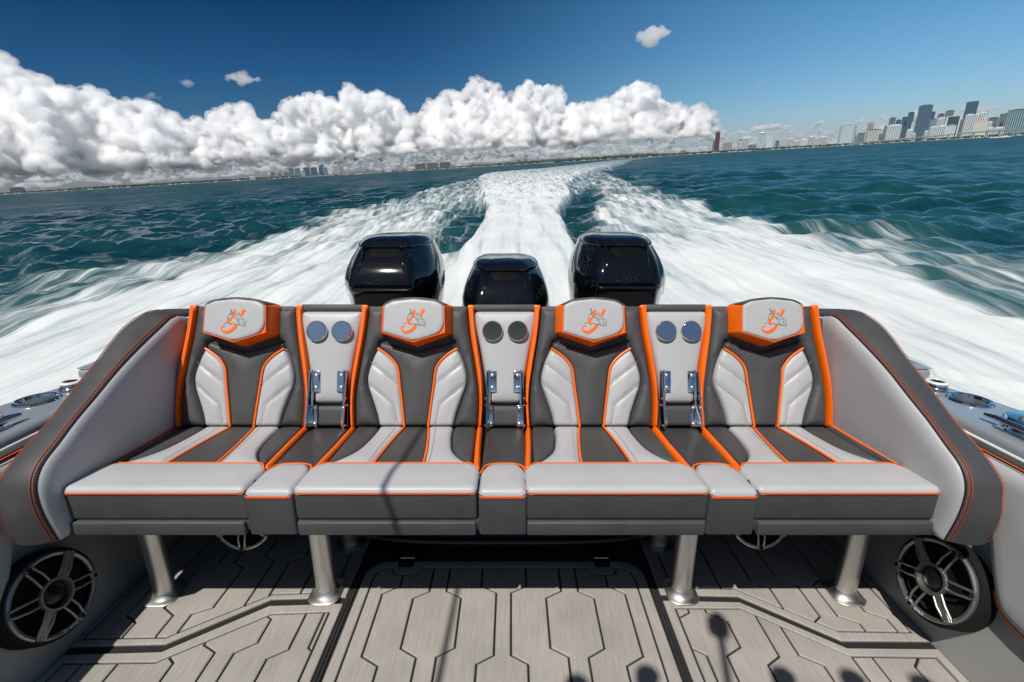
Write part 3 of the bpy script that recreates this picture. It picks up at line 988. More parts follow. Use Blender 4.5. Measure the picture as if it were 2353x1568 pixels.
# ------------------------------------------------------------------ padded wings at the bench ends
W_IN = smooth_path([(1.90, .935), (1.742, .957), (1.655, .934), (1.53, .888), (1.43, .846), (1.34, .800), (1.257, .759), (1.19, .720), (1.14, .692), (1.113, .665), (1.098, .632), (1.094, .590), (1.097, .54), (1.106, .485), (1.112, .455)], 5)
W_OUT = smooth_path([(1.93, .935), (1.79, .966), (1.70, .962), (1.615, .935), (1.49, .860), (1.38, .796), (1.285, .738), (1.195, .696), (1.14, .664), (1.11, .635), (1.100, .600), (1.090, .560), (1.089, .53), (1.095, .485), (1.10, .455)], 5)
for s in (-1, 1):
    side = 'left' if s < 0 else 'right'
    t = thing('bench_wing', 'charcoal and grey padded wing closing the %s end of the bench' % side, 'bench wing', (s * 1.3, 1.45, .5), 'padded wings at both ends of the bench')
    def nrm(L, i):
        a, b = np.array(L[max(i - 1, 0)]), np.array(L[min(i + 1, len(L) - 1)])
        d = (b - a) / np.linalg.norm(b - a)
        n = np.array([d[1], -d[0]])          # pointing up / forward
        return n
    N = [nrm(W_IN, i) for i in range(len(W_IN))]
    rings = []
    for k, (fx, lift) in enumerate([(0, -.014), (0, -.005), (.03, .000), (.10, .003), (.3, .009), (.5, .011), (.7, .009), (.9, .003), (.97, -.003), (1, -.012), (1.01, -.05), (1.0, -.14)]):
        r = []
        for i, (A, B) in enumerate(zip(W_IN, W_OUT)):
            y = A[0] * (1 - fx) + B[0] * fx
            z = A[1] * (1 - fx) + B[1] * fx
            n = N[i]
            r.append((s * (1.252 + .113 * fx), y + n[0] * lift, z + n[1] * lift))
        rings.append(r)
    band = obj('wing_band', loft(rings, False), CHAR, t, ang=60)
    def path(fx, lift, x0=0):
        return [(s * (1.252 + .113 * fx + x0), A[0] * (1 - fx) + B[0] * fx + n[0] * lift, A[1] * (1 - fx) + B[1] * fx + n[1] * lift) for A, B, n in zip(W_IN, W_OUT, N)][4:]
    for fx, lift in ((.045, .0010), (.10, .0045), (.945, .0020), (.985, -.0025)):
        obj('wing_stitching', stitches(path(fx, lift), (s * (-.2 if fx < .5 else .4), -.5, .8), .0075, .0052, .0030, .0022), THRD2, band, kind='stuff')
    inner = [(y + .0015, z - .002) for y, z in W_IN[5:]]
    poly = inner + [(1.20, .44), (1.80, .44), (1.80, .94)]
    g = pillow(poly, lambda a, b, c: (s * (1.2525 - c), a, b), .020, .045, .02, crown=.0, skirt=.012)
    obj('wing_panel', g, GREY, t, ang=0)
    obj('wing_cord', tube([(s * 1.2505, y, z) for y, z in [(p[0] + .001, p[1] - .001) for p in W_IN[5:]]], .0022, 6), BLKM, band)
    obj('wing_backing', tf(box(1.18, 1.85, 0, .02, .44, .60), lambda a, b, c: (s * (1.34 + b), a, c)), CHAR, t)
    obj('seat_piping', tube([ST(s * 1.232, d, .006) for d in np.linspace(-.005, .31, 8)], .0045, 8), ORNG, t)
# ------------------------------------------------------------------ speakers
def text_geo(txt, size):
    cu = bpy.data.curves.new('lettering', 'FONT')
    cu.body = txt
    cu.size = size
    cu.align_x = 'CENTER'
    cu.align_y = 'CENTER'
    cu.extrude = .0004
    o = bpy.data.objects.new('lettering', cu)
    COL.objects.link(o)
    dg = bpy.context.evaluated_depsgraph_get()
    me = bpy.data.meshes.new_from_object(o.evaluated_get(dg))
    r = [tuple(v.co) for v in me.vertices], [tuple(p.vertices) for p in me.polygons]
    bpy.data.objects.remove(o)
    bpy.data.curves.remove(cu)
    return r
JL = text_geo('JL AUDIO', 1.0)
def speaker(label, loc, nrm, xdir, R, trim, grp, spin=0.0, pod=0, housing=1.2):
    t = thing('speaker', label, 'speaker', loc, grp)
    fr0 = frame(loc, nrm, xdir)
    cs, sn = math.cos(spin), math.sin(spin)
    fr = lambda a, b, c=0: fr0(a * cs - b * sn, a * sn + b * cs, c)
    obj('speaker_housing', lathe([(R * housing, -.05 - pod), (R * housing, -.004), (R * housing * .985, .004), (R * 1.0, .006), (R * .96, -.012), (R * .3, -.026), (.0001, -.028)], fr, 56), BLKM, t)
    obj('cone', lathe([(R * .90, -.006), (R * .80, .002), (R * .70, -.006), (R * .34, -.022), (.0001, -.022)], fr, 48), CONE, t)
    obj('trim_ring', lathe([(R * 1.0, .004), (R * .995, .013), (R * .955, .016), (R * .895, .013), (R * .885, .006), (R * .91, .0)], fr, 64), trim, t)
    obj('inner_ring', lathe([(R * .40, .018), (R * .385, .026), (R * .33, .026), (R * .31, .016), (R * .30, .006)], fr, 40), trim, t)
    obj('dust_cap', lathe([(R * .305, .004), (R * .27, .012), (R * .15, .018), (.0001, .020)], fr, 36), BLKP2, t)
    for k in range(6):
        a = k * math.pi / 3 + .26
        ca, sa = math.cos(a), math.sin(a)
        P = lambda u, v, c: fr(u * ca - v * sa, u * sa + v * ca, c)
        wide = k in (0, 3)
        bars = []
        for s in (-1, 1):
            w0, w1 = (.105, .085)
            bars.append(tube([P(R * .37, s * R * w0, .020), P(R * .62, s * R * (w1 + .02), .023), P(R * .90, s * R * w1, .016)], [R * .030, R * .030, R * .034], 8))
        if wide:
            bars.append(loft([[P(R * u, v * R * .09, .016 + h) for v, h in ((-1, 0), (-.7, .006), (.7, .006), (1, 0))] for u in (.36, .6, .97)], False))
        bars.append(loft([[P(R * u, v * R * .11 * q, z) for v in (-1, -.5, .5, 1)] for u, q, z in ((.86, .8, .014), (.90, 1, .021), (.985, .85, .021), (1.0, .7, .010))], False))
        sp = obj('grille_spoke', join(*bars), trim, t)
        obj('spoke_screw', lathe([(R * .055, .0215), (R * .05, .0235), (R * .03, .0235), (R * .026, .021), (.0001, .021)], frame(P(R * .935, 0, 0), nrm), 14), BLKM if not wide else trim, sp)
    a0 = LETTER_ANG
    g = JL
    def curl(x, y, z):
        th = -math.pi / 2 + x * R * .125 / (R * .93)
        r = R * .935 + y * R * .10
        return fr0(r * math.cos(th), r * math.sin(th), .0172 + z)
    V = [curl(*v) for v in g[0]]
    obj('lettering', (V, g[1]), WHTL, t, smooth=False)
    return t
LETTER_ANG = 0
BLKP2 = mat('black_dust_cap', (.008, .008, .009), .3)
SPK = 'four round loudspeakers round the bench'
speaker('large gunmetal loudspeaker set in the shaded left side wall under the wing', (-1.364, 1.145, .232), (.97, -.04, .24), (.1, 1, 0), .124, GUNM, SPK, spin=.5, housing=1.09)
speaker('large gunmetal loudspeaker set in the right side wall beside the deck', (1.362, 1.200, .236), (-.97, -.04, .24), (-.1, -1, 0), .124, GUNM, SPK, spin=-.9, housing=1.09)
speaker('champagne rimmed loudspeaker half hidden under the outer left seat', (-.968, 1.50, .235), (0, -.94, .34), (1, 0, 0), .112, SILV, SPK, spin=.26, pod=.16, housing=1.03)
speaker('champagne rimmed loudspeaker half hidden under the outer right seat', (.950, 1.50, .240), (0, -.94, .34), (1, 0, 0), .112, SILV, SPK, spin=.26, pod=.16, housing=1.03)

# ------------------------------------------------------------------ gunwale fittings
for s in (-1, 1):
    side = 'left' if s < 0 else 'right'
    loc = (s * 1.645, 1.530, .70)
    t = thing('gunwale_cup_holder', 'round steel cup holder sunk into the %s gunwale' % side, 'cup holder', loc, 'cup holders sunk in the gunwales')
    fr = frame(loc, (0, 0, 1))
    obj('flange', lathe([(.066, .0015), (.064, .006), (.056, .0085), (.050, .006), (.047, -.004)], fr, 48), CHRM, t)
    obj('cup', lathe([(.047, -.004), (.045, -.09), (.0001, -.092)], fr, 40), SATN, t)
    loc = (s * 1.618, 1.640, .70)
    t = thing('fuel_filler', 'white ringed filler cap on a steel base on the %s gunwale' % side, 'cap', loc, 'filler caps on the gunwales')
    fr = frame(loc, (0, 0, 1))
    obj('base', lathe([(.040, .0015), (.039, .008), (.034, .013), (.028, .014), (.026, .022)], fr, 36), CHRM, t)
    obj('ring', lathe([(.026, .020), (.034, .022), (.036, .027), (.033, .031), (.024, .032), (.022, .029)], fr, 36), WHTP, t)
    obj('centre', lathe([(.022, .029), (.012, .031), (.0001, .031)], fr, 24), BLKM, t)
    loc = (s * 1.600, 1.760, .70)
    t = thing('stern_fitting', 'small grey moulded box at the stern end of the %s gunwale' % side, 'fitting', loc, 'moulded boxes on the stern gunwales')
    obj('fitting_body', box(loc[0] - .05, loc[0] + .05, 1.70, 1.82, .701, .752, .016, 3), FLAKE, t)
    obj('fitting_lid', box(loc[0] - .047, loc[0] + .047, 1.705, 1.815, .7525, .758, .0025), FLAKE, t)
    loc = (s * 1.545, 1.345, .70)
    t = thing('pop_up_cleat', 'polished steel cleat raised on the %s gunwale' % side, 'cleat', loc, 'cleats on the gunwales')
    obj('cleat_plate', box(loc[0] - .020, loc[0] + .020, 1.20, 1.33, .7015, .706, .002), CHRM, t)
    obj('cleat_horn', tube([(loc[0] - s * .006, 1.372, .722), (loc[0] - s * .002, 1.34, .7245), (loc[0], 1.26, .7245), (loc[0], 1.18, .722)], [.006, .0095, .0095, .006], 12), CHRM, t)
    for y in (1.235, 1.30):
        obj('cleat_stem', tube([(loc[0], y, .705), (loc[0], y, .722)], .009, 12), CHRM, t)
    loc = (s * 1.650, 1.320, .70)
    t = thing('deck_port', 'round steel lidded deck cap on the %s gunwale near the frame edge' % side, 'deck cap', loc, 'lidded deck caps on the gunwales')
    fr = frame(loc, (0, 0, 1))
    obj('cap_base', lathe([(.078, .0015), (.077, .010), (.070, .013)], fr, 44), BLKM, t)
    obj('cap_lid', lathe([(.074, .012), (.075, .022), (.071, .028), (.060, .030), (.0001, .030)], fr, 44), CHRM, t)
    obj('lid_bar', box(loc[0] - .055, loc[0] + .055, 1.313, 1.327, .7302, .738, .003), SATN, t)

# ------------------------------------------------------------------ outboard motors
INTK = mat('intake_black', (.003, .003, .0035), .6, spec=.08)
def motor(label, x, dy, dz):
    t = thing('outboard_motor', label, 'outboard motor', (x, 2.9 + dy, .4 + dz), 'three black outboard motors on the transom')
    def sec(w_, yf, yb, n=72, e=4.6, pinch=.12):
        w = w_ * .985
        cr = min(.20, (yb - yf) * .3)
        if e < 3:
            poly = [(-.8 * w, yf), (.8 * w, yf), (w, yf + .05), (w, yb - .05), (.8 * w, yb), (-.8 * w, yb), (-w, yb - .05), (-w, yf + .05)]
            rr = .03
        else:
            poly = [(-.60 * w, yf), (.60 * w, yf), (.955 * w, yf + cr), (w, yf + cr * 1.9), (.93 * w, yb - .10), (.72 * w, yb), (-.72 * w, yb), (-.93 * w, yb - .10), (-w, yf + cr * 1.9), (-.955 * w, yf + cr)]
            rr = [.035, .035, .10, .12, .12, .08, .08, .12, .12, .10]
        return [(x + a, b + dy) for a, b in fillet(poly, rr, 6)]
    L = [(.50, .225, 2.66, 3.25), (.62, .262, 2.62, 3.30), (.74, .285, 2.60, 3.33), (.835, .295, 2.59, 3.35), (.868, .297, 2.565, 3.355), (.885, .297, 2.548, 3.36), (.93, .295, 2.552, 3.36),
         (.98, .284, 2.578, 3.36), (1.03, .266, 2.615, 3.36), (1.075, .245, 2.66, 3.355), (1.108, .228, 2.70, 3.345)]
    rings = [[(a, b, z + dz) for a, b in sec(w, f, k)] for z, w, f, k in L]
    rings.append([(a, b, 1.106 + dz) for a, b in sec(.215, 2.715, 3.33)])
    cow = obj('cowl', loft(rings, True, True, True), BLKP, t, ang=55)
    L2 = [(1.104, .229, 2.690, 3.348), (1.112, .230, 2.685, 3.349), (1.128, .222, 2.70, 3.343), (1.145, .205, 2.735, 3.325), (1.157, .178, 2.79, 3.29), (1.164, .13, 2.86, 3.23), (1.167, .06, 2.95, 3.14)]
    obj('top_cap', loft([[(a, b, z + dz) for a, b in sec(w, f, k)] for z, w, f, k in L2], True, True, True), BLKP, t, ang=60)
    # intake under the cap lip with its two flanking ridges
    F = lambda a, z, o: (x + a, 2.9 + dy - .0 + float(np.interp(z, [.885, .93, .98, 1.03, 1.075, 1.108], [-.352, -.348, -.322, -.285, -.24, -.20])) - o, z + dz)
    obj('intake_slot', loft([[F(a, z, .0035 - .006 * (abs(a) / w) ** 4) for a in np.linspace(-w, w, 9)] for z, w in ((1.104, .105), (1.085, .100), (1.070, .088), (1.060, .06))], False), INTK, cow)
    for s in (-1, 1):
        obj('cowl_ridge', tube([F(s * .122, 1.10, .002), F(s * .112, 1.06, .006), F(s * .128, .99, .002), F(s * .14, .95, -.006)], [.010, .009, .005, .001], 10), BLKP, cow)
    obj('front_recess', loft([[(x + a, 2.563 + dy + .02 * (abs(a) / .165) ** 3 + o, z + dz) for a in np.linspace(-.165, .165, 11)] for z, o in ((.864, -.006), (.80, .010), (.66, .03))], False), BLKM, cow)
    for s in (-1, 1):
        V = []
        # outlined letters along the flank
        def side_pt(u, v):
            y = 2.80 + dy + u
            z = .84 + dz + v
            ww = float(np.interp(z - dz, [.62, .74, .835, .93, .98, 1.03], [.262, .285, .295, .295, .284, .266]))
            k2 = .985 * float(np.interp(y - dy, [2.57, 2.77, 2.95, 3.25, 3.35], [.60, .955, 1.0, .93, .72]))
            return (x + s * (ww * k2 + .003), y, z)
        geos = []
        for i in range(5):
            u0, u1, v0, v1 = i * .066, i * .066 + .050, -.04 + i * .012, .03 + i * .012
            lp = [(u0, v0), (u1, v0), (u1, v1), (u0, v1)] if i % 2 else [(u0 + .01, v0), (u1, v0), (u1, v1), (u0, v1), (u0, v0 + .015)]
            geos.append(tube([side_pt(*p) for p in lp], .0016, 5, True))
        obj('flank_outline', join(*geos), WHTL, cow)
    obj('midsection', loft([[(a, b, z + dz) for a, b in sec(w, f, k, 32, 2.6)] for z, w, f, k in ((.50, .13, 2.72, 3.10), (.2, .11, 2.76, 3.06), (-.3, .09, 2.78, 3.04), (-.9, .05, 2.80, 3.02))], True, True, True), BLKP, t)
    obj('mount_bracket', box(x - .12, x + .12, 2.40 + dy * .0, 2.80 + dy, .10 + dz, .46 + dz, .02), BLKM, t)
motor('left black outboard motor with a sun glint on its cowl', -.712, .08, .008)
motor('centre black outboard motor, set lower than the other two', -.012, .20, -.145)
motor('right black outboard motor with salt specks over its cowl',   .700, .12, .012)

# ------------------------------------------------------------------ hardtop over the helm, just forward of the view
ht = thing('hardtop', 'dark hardtop with upright rod holders along its aft edge above the helm', 'hardtop', (0, -1.2, 2.2))
obj('roof_panel', box(-1.15, 1.15, -2.6, -.46, 2.12, 2.18, .02), DARKM, ht)
for x in (-1.0, 1.0):
    obj('roof_leg', tube([(x, -1.6, -.0), (x * .95, -1.3, 2.12)], .028, 12), SATN, ht)
for x, y in ((.225, 1.045), (.440, 1.075), (.845, 1.070), (1.048, 1.062), (1.245, 1.045)):
    px, py = x - .28 * 2.28, y - .585 * 2.28
    obj('rod_holder', lathe([(.026, -.30), (.026, -.06), (.034, -.02), (.036, 0), (.0001, .001)], frame((px, py, 2.28), (0, .05, 1)), 20), SATN, ht)
obj('light_mast', tube([(.688 - .28 * 2.5, .98 - .585 * 2.5, 2.18), (.724 - .28 * 2.5, 1.235 - .585 * 2.5, 2.5)], .011, 10), SATN, ht)
obj('mast_light', lathe([(.0001, -.03), (.034, -.028), (.036, .02), (.02, .05), (.0001, .055)], frame((.724 - .28 * 2.53, 1.245 - .585 * 2.53, 2.53), (0, .3, 1)), 20), WHTP, ht)
a, b = Vector((-.192 - .28 * 2.1, .95 - .585 * 2.1, 2.1)), Vector((-.298 - .28 * 2.25, 1.60 - .585 * 2.25, .56 + 2.25))
obj('outrigger_rod', tube([a + (a - b) * .6, a, b], [.012, .011, .007], 8), SATN, ht)

# ------------------------------------------------------------------ turn the boat into its running attitude
for o in BOAT:
    o.matrix_basis = HEEL @ o.matrix_basis

# ------------------------------------------------------------------ sea
I = lambda v, T: np.interp(v, [a for a, _ in T], [b for _, b in T])
CL = [(3, -1.0), (8, -1.15), (13, -1.24), (15, -1.12), (18, -1.05), (26, -1.3), (40, -2.4), (60, -3.9), (75, -4.9), (100, -5.6), (114, -5.7), (134, -.9), (177, 8.4), (285, 34), (450, 76), (726, 150), (2000, 600), (9000, 3300)]
CR = [(3, 1.0), (8, 1.3), (12, 1.6), (15, 1.75), (20, 1.95), (26, 2.9), (32, 3.9), (44, 5.0), (80, 11.5), (112, 19), (140, 27), (200, 42), (285, 62), (450, 104), (726, 190), (2000, 690), (9000, 3500)]
LO = [(0, -7.5), (5, -8.4), (8, -8.7), (12, -9.4), (15, -9.1), (19, -10.0), (22, -9.4), (29, -10.4), (37, -9.0), (45, -7.9), (62, -7.3), (80, -5.8), (100, -5.8), (114, -5.7), (134, -.9), (177, 8.4), (285, 34), (726, 150), (9000, 3300)]
RO = [(0, 6.6), (6, 6.9), (9, 7.2), (14, 7.7), (19, 8.6), (23, 9.0), (27, 9.2), (36, 9.7), (47, 10.2), (75, 14.2), (112, 23), (160, 36), (296, 70), (450, 110), (726, 196), (2000, 700), (9000, 3550)]
def ss(x, a, b):
    t = np.clip((x - a) / (b - a), 0, 1)
    return t * t * (3 - 2 * t)
def build_sea():
    az = np.concatenate([np.linspace(-64, 64, 820), np.linspace(64, 296, 70)[1:-1]])
    az = np.radians(az)
    r = np.concatenate([[.05, .8], np.geomspace(1.9, 9400, 780)])
    na, nr = len(az), len(r)
    Rr, Az = np.meshgrid(r, az, indexing='ij')
    x = Rr * np.sin(Az)
    y = Rr * np.cos(Az)
    dr = np.gradient(r)[:, None] * np.ones_like(Az)
    rng = np.random.RandomState(5)
    z = np.zeros_like(x)
    dens = np.abs(np.degrees(Az)) <= 64.5
    # wind chop
    for L, A in [(22, .03), (13, .03), (8, .04), (5.5, .040), (4.2, .046), (3.3, .050), (2.6, .052), (2.0, .050), (1.6, .047), (1.25, .038), (.95, .029), (.7, .020), (.5, .013)]:
        for k in range(5):
            th = rad(75) + rng.normal(0, .62)
            l = L * rng.uniform(.8, 1.25)
            kx, ky = math.cos(th) * 2 * math.pi / l, math.sin(th) * 2 * math.pi / l
            f = np.clip((l / np.maximum(dr, 1e-3) - 2.2) / 2.5, 0, 1)
            p = kx * x + ky * y + rng.uniform(0, 6.28)
            w = 1.0 + .5 * pnoise(x / (l * 3), y / (l * 3), np.full_like(x, L + k * 7.1), 3)
            z += A * .50 * f * w * (np.sin(p) + .25 * np.sin(2 * p + 1.2))
    z *= np.where(dens, 1, .2)
    # wake masks
    cl, cr, lo, ro = I(y, CL), I(y, CR), I(y, LO), I(y, RO)
    ed = pnoise(x * .55, y * .22, 0 * x + 3.3, 7) * 1.6 + pnoise(x * 1.7, y * .5, 0 * x + 9.1, 8) * .7
    sc = np.clip(.5 + y / 80, .5, 3)
    wl = ss(x - lo + ed * 1.1, -.9, 1.0)
    wr = ss(ro - x + ed * 1.1, -.9, 1.0)
    side = wl * wr * (y > 0)
    cen = ss(x - cl + ed * .25 * sc, -.16, .22) * ss(cr - x + ed * .25 * sc, -.16, .22)
    # open water between the prop wash and the side wash
    gl = ss(cl - x, -.1, .15) * (1 - ss(cl - x, .35 + .04 * y, .9 + .075 * y)) * ss(y, 11.5, 14.5) * (1 - ss(y, 24, 33))
    gr = ss(x - cr, -.1, .15) * (1 - ss(x - cr, .25 + .03 * y, .8 + .06 * y)) * ss(y, 11.0, 14) * (1 - ss(y, 30, 48))
    level = np.interp(y, [0, 8, 11, 16, 30, 60, 90, 150, 300, 700, 2500], [1.05, 1.0, .90, .74, .56, .44, .46, .44, .38, .28, .0])
    foam = side * level
    foam = np.maximum(foam * (1 - .80 * np.clip(gl + gr, 0, 1)), cen * np.interp(y, [0, 25, 60, 110, 180, 300, 700, 2500], [1.10, .98, .76, .64, .54, .48, .40, .05]))
    # streaky thin foam thrown outside the wash close to the hull
    far_l = ss(x - (lo - 5.5), 0, 4.5) * ss(18.5 - y, 0, 6) * (x < 0)
    far_r = ss((ro + 4.5) - x, 0, 3.5) * ss(16.5 - y, 0, 6) * (x > 0)
    foam = np.maximum(foam, .45 * np.maximum(far_l, far_r) * (y > -8))
    foam = np.where(y < 0, np.maximum(foam, 1.0 * (np.abs(x) < 7)), foam)
    # crests at the wash edges
    tur = pnoise(x * 1.0, y * .32, 0 * x, 11) + .55 * pnoise(x * 2.4, y * .9, 0 * x + 5, 12) + .35 * ss(y, 12, 40) * pnoise(x * 5.5, y * 2.4, 0 * x + 8, 13)
    near = np.clip(1.2 - y / 260, 0, 1)
    ff = np.clip(foam, 0, 1)
    z *= 1 - ff * np.interp(y, [0, 14, 45], [.90, .85, .45])
    z += tur * ff * near * (.022 * ss(y, 3.5, 9) + .17 * ss(y, 18, 60))
    z += cen * near * ss(y, 5, 16) * .30
    sl = np.exp(-((x - lo - .8 * sc) / (.9 * sc)) ** 2) * ss(y, 24, 50) * (1 - ss(y, 120, 200))
    sr = np.exp(-((ro - x - .8 * sc) / (.9 * sc)) ** 2) * ss(y, 24, 50) * (1 - ss(y, 160, 300))
    z += (sl + sr) * .42
    z -= .30 * np.clip(gl + gr, 0, 1)
    z = np.where(np.hypot(x, y) < 6, np.minimum(z, .0) - .05, z)
    V = np.stack([x, y, z], -1).reshape(-1, 3)
    idx = np.arange(nr * na).reshape(nr, na)
    a = idx[:-1]; b = idx[1:]
    F = np.stack([a, b, np.roll(b, -1, 1), np.roll(a, -1, 1)], -1).reshape(-1, 4)
    me = bpy.data.meshes.new('sea')
    me.vertices.add(len(V)); me.vertices.foreach_set('co', V.astype(np.float32).ravel())
    me.loops.add(F.size); me.loops.foreach_set('vertex_index', F.astype(np.int32).ravel())
    me.polygons.add(len(F))
    me.polygons.foreach_set('loop_start', np.arange(0, F.size, 4, dtype=np.int32))
    me.update(calc_edges=True)
    at = me.attributes.new('foam', 'FLOAT', 'POINT')
    at.data.foreach_set('value', np.clip(foam, 0, 1.2).astype(np.float32).ravel())
    at2 = me.attributes.new('chop', 'FLOAT', 'POINT')
    at2.data.foreach_set('value', ss(np.log(np.maximum(Rr, 1)), math.log(12), math.log(400)).astype(np.float32).ravel())
    me.shade_smooth()
    o = bpy.data.objects.new('sea', me)
    COL.objects.link(o)
    o['kind'] = 'structure'
    return o
sea = build_sea()
def sea_material():
    m = bpy.data.materials.new('sea_water')
    m.use_nodes = True
    t = m.node_tree
    for n in list(t.nodes): t.nodes.remove(n)
    N = lambda ty, **k: (lambda n: [setattr(n, a, b) for a, b in k.items()] and n or n)(t.nodes.new(ty))
    Lk = t.links.new
    co = N('ShaderNodeTexCoord')
    def noise(sx, sy, det, rough=.55, off=0):
        mp = N('ShaderNodeMapping')
        mp.inputs['Scale'].default_value = (sx, sy, .3)
        mp.inputs['Location'].default_value = (off, off, 0)
        Lk(co.outputs['Object'], mp.inputs[0])
        n = N('ShaderNodeTexNoise')
        n.inputs['Scale'].default_value = 1
        n.inputs['Detail'].default_value = det
        n.inputs['Roughness'].default_value = rough
        Lk(mp.outputs[0], n.inputs['Vector'])
        return n.outputs[0]
    def math_(op, a, b=None):
        n = N('ShaderNodeMath', operation=op)
        for i, v in enumerate((a, b)):
            if v is None: continue
            if isinstance(v, (int, float)): n.inputs[i].default_value = v
            else: Lk(v, n.inputs[i])
        return n.outputs[0]
    at = N('ShaderNodeAttribute', attribute_name='foam')
    n1 = noise(2.3, .17, 7, .60)
    n2 = noise(8.0, .55, 4, .55, 31)
    n3 = noise(.8, .35, 3, .5, 77)
    nn = math_('ADD', math_('MULTIPLY', n1, .55), math_('ADD', math_('MULTIPLY', n2, .25), math_('MULTIPLY', n3, .20)))
    v = math_('ADD', at.outputs['Fac'], math_('MULTIPLY', math_('SUBTRACT', nn, .5), 3.0))
    mask = N('ShaderNodeMapRange', interpolation_type='SMOOTHSTEP')
    mask.inputs[1].default_value = .18
    mask.inputs[2].default_value = 1.02
    Lk(v, mask.inputs[0])
    gate = N('ShaderNodeMapRange')
    gate.inputs[1].default_value = .0
    gate.inputs[2].default_value = .16
    Lk(at.outputs['Fac'], gate.inputs[0])
    fm = math_('MULTIPLY', mask.outputs[0], gate.outputs[0])
    # water body; dark and light of wave reflections put into its colour as noise
    w = N('ShaderNodeBsdfPrincipled')
    ramp = N('ShaderNodeValToRGB')
    ramp.color_ramp.elements[0].position = .42
    ramp.color_ramp.elements[1].position = .60
    ramp.color_ramp.elements[0].color = (.002, .028, .034, 1)
    ramp.color_ramp.elements[1].color = (.010, .066, .072, 1)
    wind = math_('ADD', math_('MULTIPLY', noise(.07, .16, 3, .5, 12), .45), math_('ADD', math_('MULTIPLY', noise(.45, 1.1, 4, .6, 61), .33), math_('MULTIPLY', noise(.012, .05, 4, .6, 91), .22)))
    Lk(wind, ramp.inputs[0])
    aer = N('ShaderNodeMix', data_type='RGBA')
    aer.inputs[7].default_value = (.10, .22, .21, 1)
    Lk(ramp.outputs[0], aer.inputs[6])
    af = N('ShaderNodeMapRange')
    af.inputs[1].default_value = .1; af.inputs[2].default_value = 1.0; af.inputs[3].default_value = 0; af.inputs[4].default_value = .65
    Lk(at.outputs['Fac'], af.inputs[0])
    Lk(af.outputs[0], aer.inputs[0])
    Lk(aer.outputs[2], w.inputs['Base Color'])
    cp = N('ShaderNodeAttribute', attribute_name='chop')      # unresolved small waves blur the reflection with distance
    wr = N('ShaderNodeMapRange')      # wind-ruffled patches and slicks
    wr.inputs[1].default_value = .43; wr.inputs[2].default_value = .58; wr.inputs[3].default_value = .16; wr.inputs[4].default_value = .44
    Lk(wind, wr.inputs[0])
    Lk(math_('ADD', math_('MULTIPLY', cp.outputs['Fac'], wr.outputs[0]), .12), w.inputs['Roughness'])
    w.inputs['IOR'].default_value = 1.333
    b1 = N('ShaderNodeBump')
    b1.inputs['Strength'].default_value = .75
    b1.inputs['Distance'].default_value = .16
    Lk(math_('ADD', math_('ADD', math_('ADD', math_('MULTIPLY', noise(1.3, 2.1, 4, .55, 5), .7), math_('MULTIPLY', noise(.33, .5, 3, .5, 25), 1.3)), math_('MULTIPLY', noise(3.2, .30, 4, .55, 55), 1.0)), math_('MULTIPLY', noise(5.5, 6.5, 3, .5, 8), .16)), b1.inputs['Height'])
    Lk(b1.outputs[0], w.inputs['Normal'])
    # foam
    f = N('ShaderNodeBsdfPrincipled')
    fr = N('ShaderNodeValToRGB')
    fr.color_ramp.elements[0].position = .30
    fr.color_ramp.elements[1].position = .62
    fr.color_ramp.elements[0].color = (.46, .52, .525, 1)
    fr.color_ramp.elements[1].color = (.72, .735, .73, 1)
    Lk(nn, fr.inputs[0])
    Lk(fr.outputs[0], f.inputs['Base Color'])
    f.inputs['Roughness'].default_value = .9
    f.inputs['Specular IOR Level'].default_value = .15
    b2 = N('ShaderNodeBump')
    b2.inputs['Strength'].default_value = .34
    b2.inputs['Distance'].default_value = .13
    Lk(math_('ADD', math_('MULTIPLY', n1, .55), math_('ADD', math_('MULTIPLY', n2, .35), math_('MULTIPLY', noise(15, 5, 5, .65, 44), .30))), b2.inputs['Height'])
    Lk(b2.outputs[0], f.inputs['Normal'])
    mx = N('ShaderNodeMixShader')
    Lk(fm, mx.inputs[0]); Lk(w.outputs[0], mx.inputs[1]); Lk(f.outputs[0], mx.inputs[2])
    out = N('ShaderNodeOutputMaterial')
    Lk(mx.outputs[0], out.inputs[0])
    return m
sea.data.materials.append(sea_material())

# ------------------------------------------------------------------ shore and skyline
def at_az(az, d, z=0):
    a = rad(az)
    return (.105 + d * math.sin(a), .097 + d * math.cos(a), z)
MB = {
 'pink': mat('pink_facade', (.36, .15, .15), .7), 'grey': mat('grey_facade', (.22, .25, .28), .6), 'dark': mat('dark_facade', (.07, .085, .10), .4),
 'blue': mat('blue_grey_glass', (.09, .15, .21), .25, spec=.8), 'navy': mat('navy_glass', (.045, .085, .13), .2, spec=.8), 'white': mat('white_facade', (.74, .80, .82), .6),
 'palegl': mat('pale_green_glass', (.33, .46, .48), .3, spec=.7), 'beige': mat('beige_facade', (.52, .47, .40), .7), 'brown': mat('brown_facade', (.20, .165, .14), .7),
 'tan': mat('tan_facade', (.36, .28, .21), .7), 'red': mat('dark_red_facade', (.10, .040, .034), .7), 'teal': mat('teal_glass', (.07, .17, .19), .2, spec=.8),
 'tallblue': mat('steel_blue_glass', (.07, .13, .19), .2, spec=.8), 'dteal': mat('deep_teal_glass', (.03, .085, .105), .2, spec=.8), 'wall': mat('sea_green_glass', (.06, .14, .17), .25, spec=.8),
 'cream': mat('cream_facade', (.62, .52, .34), .7), 'window': mat('tinted_windows', (.10, .14, .17), .2, spec=.8), 'yellow': mat('yellow_roof', (.60, .60, .12), .6),
 'redr': mat('red_roof', (.50, .10, .06), .6), 'dome': mat('copper_green_dome', (.36, .55, .46), .6), 'conc': mat('pale_concrete', (.50, .49, .46), .8), 'steel': mat('crane_steel', (.30, .18, .14), .6)}
